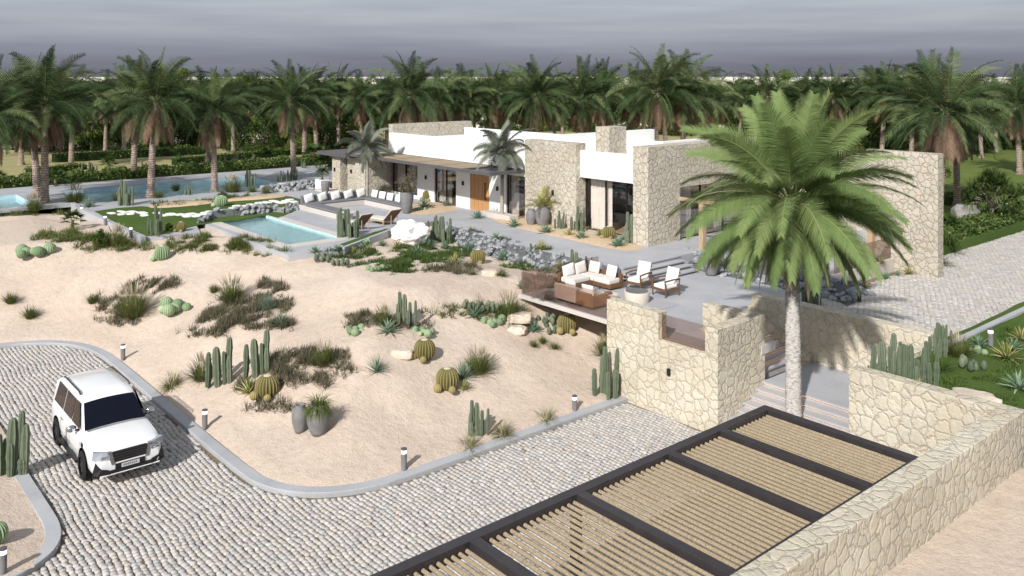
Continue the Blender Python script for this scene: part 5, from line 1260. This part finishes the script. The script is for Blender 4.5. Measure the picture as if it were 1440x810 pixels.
drum(-23.75,25.15,.42,.34,'table_stone','lower pale round table beside the slate topped one')
mb = MB(); mb.lathe([(.02,0),(.14,.02),(.17,.06),(.15,.055),(.02,.02)],20,(0,0,0)); o = mb.build('wooden_bowl', M['teak'], smooth='all'); o.location = (-23.75,25.15,2.772); tag(o, 'brown wooden bowl on the lower pale table', 'bowl')
mb = MB(); mb.box(-26.3,-21.7,24.0,27.1,2.409,2.419); o = mb.build('rug', M['rug'], world=True, loc=(-26.3,24.0,2.409)); tag(o, 'grey outdoor rug under the sofas and round tables', 'rug')
def armchair():
    e = empty('armchair', (0,0,0)); tag(e, cat='armchair')   # faces -y
    for x in (-.33,.33):
        mb = MB(); mb.tube([(x,-.34,0),(x,-.36,.60)],.028,6); mb.build('leg', M['teak'], e)
        mb = MB(); mb.tube([(x,.36,0),(x,.40,.62)],.028,6); mb.build('leg', M['teak'], e)
        mb = MB(); mb.tube([(x,-.38,.60),(x*1.04,0,.63),(x,.42,.62)],.033,6); mb.build('armrest', M['teak'], e)
    mb = MB(); mb.box(-.33,.33,-.36,-.31,.22,.30); mb.box(-.33,.33,.32,.37,.2,.28); mb.box(-.35,-.30,-.31,.32,.22,.30); mb.box(.30,.35,-.31,.32,.22,.30); mb.build('frame', M['teak'], e)
    bxp('seat', (-.29,.29,-.35,.33,.30,.44),'white_fabric',e,.04)
    cush('backrest', (0,.36,.70), .58,.18,.60,'white_fabric', e, (R(-16),0,0))
    mb = MB(); mb.box(-.30,.30,.42,.45,.55,.62); mb.box(-.30,.30,.46,.49,.80,.87); mb.build('back_rail', M['teak'], e)
    return e
ac = armchair(); AR = math.atan2(-.30,.95)
p = at(898,406,2.4); place(ac, (p.x,p.y,2.405), .12, 1.1, 'left wooden armchair with white cushions on the seating terrace', 'armchairs on the terrace')
p = at(936,415,2.4); place(ac, (p.x,p.y,2.405), -.08, 1.1, 'right wooden armchair with white cushions on the seating terrace', 'armchairs on the terrace')
# sunken lounge on the deck
e = empty('lounge_sofa', (-49,27.5,3.0), 0, 'U shaped concrete lounge bench with dark grey cushions and white pillows', 'sofa')
def lb(name, x0,x1,y0,y1,z0,z1,m,b=.02): return bxp(name,(x0+49,x1+49,y0-27.5,y1-27.5,z0-3,z1-3),m,e,b)
lb('base',-50.6,-50.0+.45,24.9,30.1,3.0,3.30,'pale_deck'); lb('base',-49.55,-45.6,24.9,25.85,3.0,3.298,'pale_deck'); lb('base',-49.55,-45.2,29.15,30.1,3.0,3.298,'pale_deck')
lb('seat',-50.3,-49.6,25.1,30.0,3.30,3.44,'grey_fabric',.05); lb('seat',-49.58,-45.65,24.95,25.8,3.30,3.44,'grey_fabric',.05); lb('seat',-49.58,-45.25,29.2,29.95,3.30,3.44,'grey_fabric',.05)
for k in range(4): lb('backrest',-50.58,-50.34,25.05+k*1.2,26.15+k*1.2,3.3,3.86,'grey_fabric',.06)
for k in range(3): lb('backrest',-49.9+k*1.15,-48.85+k*1.15,29.98,30.2,3.3,3.82,'grey_fabric',.06)
for k in range(5): cush('pillow', (-50.22+49,25.5+k*.95-27.5,.70), .62,.22,.52,'white_fabric',e,(0,R(-14),R(90)+rnd.uniform(-.15,.15)))
for k in range(4): cush('pillow', (-49.4+k*.95+49,29.85-27.5,.68), .6,.22,.5,'white_fabric',e,(R(-14),0,rnd.uniform(-.15,.15)))
t = empty('square_table', (-45.2,25.6,3.0), 0, 'small square concrete table at the open end of the lounge bench', 'table'); bxp('table_top',(-.42,.42,-.42,.42,.36,.44),'pale_deck',t,.01); bxp('base',(-.15,.15,-.15,.15,0,.358),'pale_deck',t,.01)
# loungers
def lounger():
    e = empty('sun_lounger', (0,0,0)); tag(e, cat='sun lounger')   # lies along x, head at +x
    bxp('frame', (-1.0,.35,-.36,.36,.16,.24),'post',e,.02); bxp('mattress', (-1.0,.33,-.33,.33,.242,.32),'cream_fabric',e,.03)
    o = bxp('backrest', (0,.85,-.36,.36,0,.05),'teak',e,.01); o.location = (.34,0,.24); o.rotation_euler = (0,R(-42),0)
    o2 = bxp('back_cushion', (0,.8,-.32,.32,.052,.12),'cream_fabric',e,.03); o2.location = (.34,0,.24); o2.rotation_euler = (0,R(-42),0)
    for x in (-.9,.25):
        for y in (-.3,.3): bxp('leg',(x-.03,x+.03,y-.03,y+.03,0,.158),'post',e,.0)
    mb = MB(); mb.tube([(.75,-.2,.05),(.75,-.2,.55)],.02,5); mb.tube([(.75,.2,.05),(.75,.2,.55)],.02,5); mb.build('back_strut', M['post'], e)
    return e
lo = lounger()
p = at(500,322,3.0); place(lo,(p.x,p.y,3.0),R(8),1.1,'left wooden sun lounger with raised back near the planter','sun loungers')
p = at(541,315,3.0); place(lo,(p.x,p.y,3.0),R(8),1.1,'right wooden sun lounger with raised back near the white pitted rock','sun loungers')
# ------------------------------------------------------------------ car
def carpaint():
    n = mat('white_car_paint', .25, .5, (.80,.80,.80)); n.b.inputs['Coat Weight'].default_value = .6; return n.m
M['paint'] = carpaint(); M['carglass'] = mat('car_glass', .05, .25, (.004,.005,.012)).m; n = mat('chrome', .18, .5, (.6,.6,.62)); n.b.inputs['Metallic'].default_value = 1; M['chrome'] = n.m
M['tyre'] = simple('tyre_rubber', (.02,.02,.021), .9, .2, .1, 10); M['headlamp'] = mat('headlamp_glass', .1, .6, (.30,.32,.36)).m
M['plate'] = mat('plate_white', .5, .3, (.55,.55,.57)).m; M['sideglass'] = mat('side_glass', .08, .2, (.022,.010,.006)).m
car = empty('suv_car', (-28.05,7.42,0.035), R(0), 'white SUV with dark windscreen, chrome grille sides and roof rails parked on the cobbles', 'car')
L2 = 2.6
# lower body stations: x, half width, top z, belly z
ST = [(-2.60,.80,1.02,.52),(-2.52,.91,1.10,.40),(-2.3,.965,1.16,.36),(-1.6,.985,1.17,.34),(-.6,.985,1.165,.33),(.4,.985,1.155,.33),(1.05,.985,1.14,.33),(1.35,.98,1.12,.33),(1.9,.965,1.08,.34),(2.25,.94,1.03,.34),(2.42,.90,.98,.35),(2.52,.85,.90,.36),(2.58,.78,.80,.38)]
def ring_(w, zt, zb):
    h = zt-zb
    P = [(0,zt+.035),(w*.5,zt+.03),(w*.8,zt+.005),(w*.93,zt-.04),(w*.985,zt-.12),(w,zt-h*.40),(w*1.0,zt-h*.62),(w*.985,zt-h*.85),(w*.93,zb),(0,zb)]
    return P+[(-y,z) for y,z in reversed(P[1:-1])]
mb = MB(); nr = len(ring_(1,1,0)); vs = []
for x,w,zt,zb in ST: vs += [(x,y,z) for y,z in ring_(w,zt,zb)]
fs = [(i*nr+j,(i+1)*nr+j,(i+1)*nr+(j+1)%nr,i*nr+(j+1)%nr) for i in range(len(ST)-1) for j in range(nr)]+[tuple(range(nr)),tuple(reversed([(len(ST)-1)*nr+j for j in range(nr)]))]
mb.add(vs, fs); o = mb.build('body', M['paint'], car, smooth=35)
bm = bmesh.new(); bm.from_mesh(o.data); bmesh.ops.recalc_face_normals(bm, faces=bm.faces); bm.to_mesh(o.data); bm.free()
# greenhouse
GS = [(-2.42,.86,1.14,1.16),(-2.30,.80,1.14,1.80),(-2.05,.76,1.15,1.885),(-1.2,.765,1.15,1.93),(-.2,.765,1.15,1.93),(.22,.745,1.15,1.895),(.48,.76,1.15,1.74),(1.12,.86,1.12,1.19)]
def gh(mbx, off=0.0):
    vs = []
    for x,w,zb,zt in GS:
        k = .93-.0*(zt-1.2); hb = .93 if zt > 1.3 else w
        P = [(0,zt+.03),(w*.6,zt+.02),(w*.9,zt-.015),(w*1.0,zt-.07),(hb if zt>1.3 else w,zb-.02)]
        P = [(-y,z) for y,z in reversed(P[1:])]+P
        vs += [(x,y,z) for y,z in P]
    n = 9; fs = [(i*n+j,i*n+j+1,(i+1)*n+j+1,(i+1)*n+j) for i in range(len(GS)-1) for j in range(n-1)]
    fs += [tuple(range(9)), tuple(reversed([len(GS)*9-9+j for j in range(9)]))]+[(i*9,(i+1)*9,(i+1)*9+8,i*9+8) for i in range(0)]
    mbx.add(vs, fs)
mb = MB(); gh(mb); o = mb.build('cabin', M['paint'], car, smooth=35)
bm = bmesh.new(); bm.from_mesh(o.data); bmesh.ops.recalc_face_normals(bm, faces=bm.faces); bm.to_mesh(o.data); bm.free()
# glazing a few millimetres proud of the cabin
mb = MB(); e_ = .012
mb.add([(.52,-.66,1.755+.0),(.52,.66,1.755),(1.13,.83,1.215),(1.13,-.83,1.215),(.80,0,1.53+.045),(.52,0,1.785),(1.13,0,1.255)], [(0,4,5),(5,4,1),(1,4,2),(2,4,6),(6,4,3),(3,4,0)])
mb = MB(); vs = []
for x,w,z in ((.47,.70,1.775),(.68,.745,1.60),(.90,.79,1.42),(1.16,.845,1.20)):
    for k in range(9):
        t = -1+k/4; vs.append((x+.02,w*t,z+.045-.05*t*t*.8))
mb.add(vs, [(i*9+j,i*9+j+1,(i+1)*9+j+1,(i+1)*9+j) for i in range(3) for j in range(8)]); mb.build('windscreen', M['carglass'], car, smooth='all')
def sidewin(xa,xb,xc,xd,s):
    # bottom a..b, top c..d ; side plane from (.93,1.13) to (.765,1.86)
    def pt(x,z): 
        t = (z-1.13)/(1.86-1.13); return (x, s*(.93+( .765-.93)*t+.012), z)
    mb = MB(); a = [pt(xa,1.20),pt(xb,1.20),pt(xd,1.80),pt(xc,1.80)]; mb.add(a, [(0,1,2,3) if s<0 else (3,2,1,0)]); mb.build('side_window', M['sideglass'], car)
for s in (-1,1):
    sidewin(.05,.95,.05,.42,s); sidewin(-.95,-.02,-.95,-.02,s); sidewin(-2.10,-1.02,-1.98,-1.02,s)
    mb = MB(); mb.tube([(-1.85,s*.70,1.93),(-1.75,s*.70,1.975),(-.05,s*.70,1.985),(.10,s*.70,1.93)], .024, 6); mb.build('roof_rail', M['steel'], car, smooth='all')
    mb = MB(); mb.box(-1.05,1.15,s*.93-.05,s*.93+.10*s+(.05 if s<0 else .0),.30,.38) if False else mb.box(-1.0,1.05,min(s*.95,s*1.06),max(s*.95,s*1.06),.30,.38); mb.build('side_step', M['black'], car, bevel=.01)
    # mirror
    mb = MB(); ellip(mb, (.78,s*1.10,1.22), .08,.135,.10,12,8); q = mb.build('mirror', M['chrome'], car, smooth='all'); mb = MB(); mb.tube([(.80,s*.90,1.14),(.79,s*1.02,1.17)], .03, 6); mb.build('mirror_arm', M['black'], q)
    # headlamp
    mb = MB(); mb.add([(2.46,s*.60,.96),(2.30,s*.93,1.0),(2.32,s*.945,.82),(2.50,s*.70,.80),(2.565,s*.60,.82)], [(0,1,2,3,4) if s>0 else (4,3,2,1,0)])
    vsx = [(2.61,s*.55,.80),(2.565,s*.55,.965),(2.51,s*.72,.985),(2.39,s*.94,1.0),(2.43,s*.965,.80),(2.575,s*.78,.80)]
    mb = MB(); mb.add(vsx+[(x-.12,y*.97,z) for x,y,z in vsx], [tuple(range(6)) if s<0 else tuple(reversed(range(6)))]+[(i,(i+1)%6,6+(i+1)%6,6+i) for i in range(6)]); hl = mb.build('headlight', M['headlamp'], car)
    mb = MB(); mb.box(2.50,2.60,min(s*.58,s*.78),max(s*.58,s*.78),.862,.885); mb.build('chrome_strip', M['chrome'], hl)
    mb = MB(); mb.add([(2.60,s*.40,.62),(2.60,s*.50,.62),(2.575,s*.60,.97),(2.575,s*.49,.97)]+[(2.45,s*.40,.62),(2.45,s*.50,.62),(2.45,s*.60,.97),(2.45,s*.49,.97)], [(0,1,2,3),(3,2,1,0),(0,4,5,1),(1,5,6,2),(2,6,7,3),(3,7,4,0)]); mb.build('grille_trim', M['chrome'], car)
    # bumper intake
    vsx = [(2.635,s*.56,.385),(2.635,s*.58,.50),(2.60,s*.76,.56),(2.50,s*.90,.74),(2.49,s*.965,.44),(2.585,s*.86,.385)]
    mb = MB(); mb.add(vsx+[(x-.15,y*.96,z) for x,y,z in vsx], [tuple(range(6)) if s<0 else tuple(reversed(range(6)))]+[(i,(i+1)%6,6+(i+1)%6,6+i) for i in range(6)]); mb.build('bumper_vent', M['black'], car)
    mb = MB(); mb.box(1.33,1.50,min(s*.975,s*.992),max(s*.975,s*.992),.86,.98); mb.build('fender_vent', M['black'], car)
    mb = MB(); mb.box(-1.0,-.72,min(s*.98,s*1.005),max(s*.98,s*1.005),.98,1.01); mb.build('door_handle', M['chrome'], car); mb = MB(); mb.box(.05,.33,min(s*.98,s*1.005),max(s*.98,s*1.005),.98,1.01); mb.build('door_handle', M['chrome'], car)
    for xj in (-1.02,.0,1.15):
        mb = MB(); mb.box(xj-.003,xj+.003,min(s*.96,s*.988),max(s*.96,s*.988),.5,.92); mb.build('door_joint', M['black'], car)
    for x in (-1.53,1.53):
        mb = MB(); n = 28; vs = []
        for k in range(n+1):
            a = PI*k/n; 
            for rr in (.40,.47): vs.append((x+rr*math.cos(a), s*.992, .40+rr*math.sin(a)))
        mb.add(vs, [(2*k,2*k+1,2*k+3,2*k+2) for k in range(n)]+[(2*k+2,2*k+3,2*k+1,2*k) for k in range(n)]); mb.build('arch_trim', M['paint'], car)
        mb = MB(); n = 28; vs = [(x, s*.989, .33)]+[(x+.43*math.cos(2*PI*k/n), s*.989, .40+.43*math.sin(2*PI*k/n)) for k in range(n)]; mb.add(vs, [(0,1+k,1+(k+1)%n) for k in range(n)]); mb.build('wheel_arch', M['black'], car)
        w = MB(); prof = [(.25,-.13),(.36,-.13),(.395,-.10),(.40,0),(.395,.10),(.36,.13),(.25,.13)]; n = 32
        w.add([(x+r_*math.cos(2*PI*j/n), s*.90+zz, .385+r_*math.sin(2*PI*j/n)) for r_,zz in prof for j in range(n)], [(i*n+j,i*n+(j+1)%n,(i+1)*n+(j+1)%n,(i+1)*n+j) for i in range(6) for j in range(n)])
        wh = w.build('wheel', M['tyre'], car, smooth='all')
        r_ = MB(); yy = s*1.0
        r_.add([(x+.26*math.cos(2*PI*j/n), yy, .385+.26*math.sin(2*PI*j/n)) for j in range(n)]+[(x+.23*math.cos(2*PI*j/n), yy, .385+.23*math.sin(2*PI*j/n)) for j in range(n)], [(j,(j+1)%n,n+(j+1)%n,n+j) for j in range(n)])
        for k in range(6):
            a = 2*PI*k/6+.2; ca, sa = math.cos(a), math.sin(a)
            r_.add([(x+ca*.03-sa*.03,yy,.385+sa*.03+ca*.03),(x+ca*.03+sa*.03,yy,.385+sa*.03-ca*.03),(x+ca*.24+sa*.045,yy,.385+sa*.24-ca*.045),(x+ca*.24-sa*.045,yy,.385+sa*.24+ca*.045)], [(0,1,2,3)])
        r_.build('rim', M['steel'], wh)
# grille, plate, bumper blade
mb = MB(); mb.box(2.50,2.585,-.46,.46,.66,.955); gr = mb.build('grille', M['black'], car, bevel=.01)
for z in (.72,.79,.86): 
    mb = MB(); mb.box(2.585,2.595,-.44,.44,z,z+.02); mb.build('bar', M['steel'], gr)
mb = MB(); mb.box(2.52,2.606,-.40,.40,.48,.62); mb.build('plate_holder', M['black'], car, bevel=.01)
mb = MB(); mb.box(2.607,2.615,-.24,.24,.49,.60); pl = mb.build('number_plate', M['plate'], car)
mb = MB(); rr = random.Random(2)
x = -.19
for k in range(7):
    w = .035; mb.box(2.616,2.618,x,x+w,.52,.575); x += .055
mb.build('plate_characters', M['pot'], pl)
mb = MB(); mb.box(2.50,2.628,-.60,.60,.385,.475); mb.build('lower_intake', M['black'], car, bevel=.01)
mb = MB(); mb.box(2.52,2.625,-.80,.80,.345,.385); mb.build('bumper_blade', M['paint'], car, bevel=.015)
# ------------------------------------------------------------------ sky, sun, camera
sc = bpy.context.scene
W = bpy.data.worlds.new('World'); sc.world = W; W.use_nodes = True; nt = W.node_tree; nt.nodes.clear()
def N(t): return nt.nodes.new(t)
out = N('ShaderNodeOutputWorld'); tc = N('ShaderNodeTexCoord'); sep = N('ShaderNodeSeparateXYZ'); nt.links.new(tc.outputs['Generated'], sep.inputs[0])
SUN_EL, TR = 35, (-.42,.907)
sky = N('ShaderNodeTexSky'); sky.sky_type = 'NISHITA'; sky.sun_disc = False; sky.sun_elevation = R(SUN_EL); sky.sun_rotation = math.atan2(-TR[0],-TR[1]); sky.air_density = 1; sky.dust_density = 2
b1 = N('ShaderNodeBackground'); nt.links.new(sky.outputs[0], b1.inputs[0]); b1.inputs[1].default_value = .06
mp = N('ShaderNodeMapping'); nt.links.new(tc.outputs['Generated'], mp.inputs[0]); mp.inputs['Scale'].default_value = (1.6,1.6,34)
nz = N('ShaderNodeTexNoise'); nt.links.new(mp.outputs[0], nz.inputs[0]); nz.inputs['Scale'].default_value = 2.2; nz.inputs['Detail'].default_value = 8; nz.inputs['Roughness'].default_value = .62
ad = N('ShaderNodeMath'); ad.operation = 'MULTIPLY_ADD'; nt.links.new(nz.outputs[0], ad.inputs[0]); ad.inputs[1].default_value = .022; nt.links.new(sep.outputs[2], ad.inputs[2])
cr = N('ShaderNodeValToRGB'); nt.links.new(ad.outputs[0], cr.inputs[0])
els = [(0.0,(.135,.14,.175)),(.017,(.150,.155,.19)),(.042,(.25,.265,.315)),(.065,(.35,.37,.42)),(.092,(.40,.435,.485)),(.115,(.47,.50,.55)),(.4,(.52,.56,.62)),(1,(.56,.60,.66))]
e_ = cr.color_ramp.elements
while len(e_) < len(els): e_.new(.5)
for i,(p_,c_) in enumerate(els): e_[i].position = p_; e_[i].color = (*c_,1)
n2 = N('ShaderNodeTexNoise'); mp2 = N('ShaderNodeMapping'); nt.links.new(tc.outputs['Generated'], mp2.inputs[0]); mp2.inputs['Scale'].default_value = (1.6,1.6,26); nt.links.new(mp2.outputs[0], n2.inputs[0]); n2.inputs['Scale'].default_value = 3; n2.inputs['Detail'].default_value = 6
r2_ = N('ShaderNodeValToRGB'); nt.links.new(n2.outputs[0], r2_.inputs[0]); r2_.color_ramp.elements[0].position = .35; r2_.color_ramp.elements[0].color = (.92,.925,.935,1); r2_.color_ramp.elements[1].position = .72; r2_.color_ramp.elements[1].color = (1.13,1.12,1.10,1)
mu = N('ShaderNodeMix'); mu.data_type = 'RGBA'; mu.blend_type = 'MULTIPLY'; mu.inputs[0].default_value = 1; nt.links.new(cr.outputs[0], mu.inputs[6]); nt.links.new(r2_.outputs[0], mu.inputs[7])
b2 = N('ShaderNodeBackground'); nt.links.new(mu.outputs[2], b2.inputs[0]); b2.inputs[1].default_value = 1
mr = N('ShaderNodeMapRange'); nt.links.new(sep.outputs[2], mr.inputs[0]); mr.inputs[1].default_value = .15; mr.inputs[2].default_value = .6; mr.inputs[3].default_value = .0; mr.inputs[4].default_value = .45
ms = N('ShaderNodeMixShader'); nt.links.new(mr.outputs[0], ms.inputs[0]); nt.links.new(b2.outputs[0], ms.inputs[1]); nt.links.new(b1.outputs[0], ms.inputs[2]); nt.links.new(ms.outputs[0], out.inputs[0])
sl = bpy.data.lights.new('sun', 'SUN'); sl.energy = 4.6; sl.angle = R(1.5); sl.color = (1,.965,.92); so = bpy.data.objects.new('sun', sl); C.objects.link(so)
ce = math.cos(R(SUN_EL)); dv = Vector((TR[0]*ce, TR[1]*ce, -math.sin(R(SUN_EL)))); so.rotation_euler = dv.to_track_quat('-Z','Y').to_euler(); so.location = (0,0,40)
cam = bpy.data.cameras.new('camera'); co = bpy.data.objects.new('camera', cam); C.objects.link(co); co.location = (0,0,CAMH); co.rotation_euler = (R(90),0,math.atan2(.7633,.646))
cam.sensor_width = 36; cam.lens = 36*FPX/1440; cam.shift_y = -298/1440; cam.clip_end = 20000; cam.clip_start = .1; sc.camera = co
sc.view_settings.view_transform = 'Standard'; sc.view_settings.look = 'None'; sc.view_settings.exposure = .15; sc.view_settings.gamma = 1
sc.cycles.max_bounces = 6; sc.cycles.transparent_max_bounces = 12
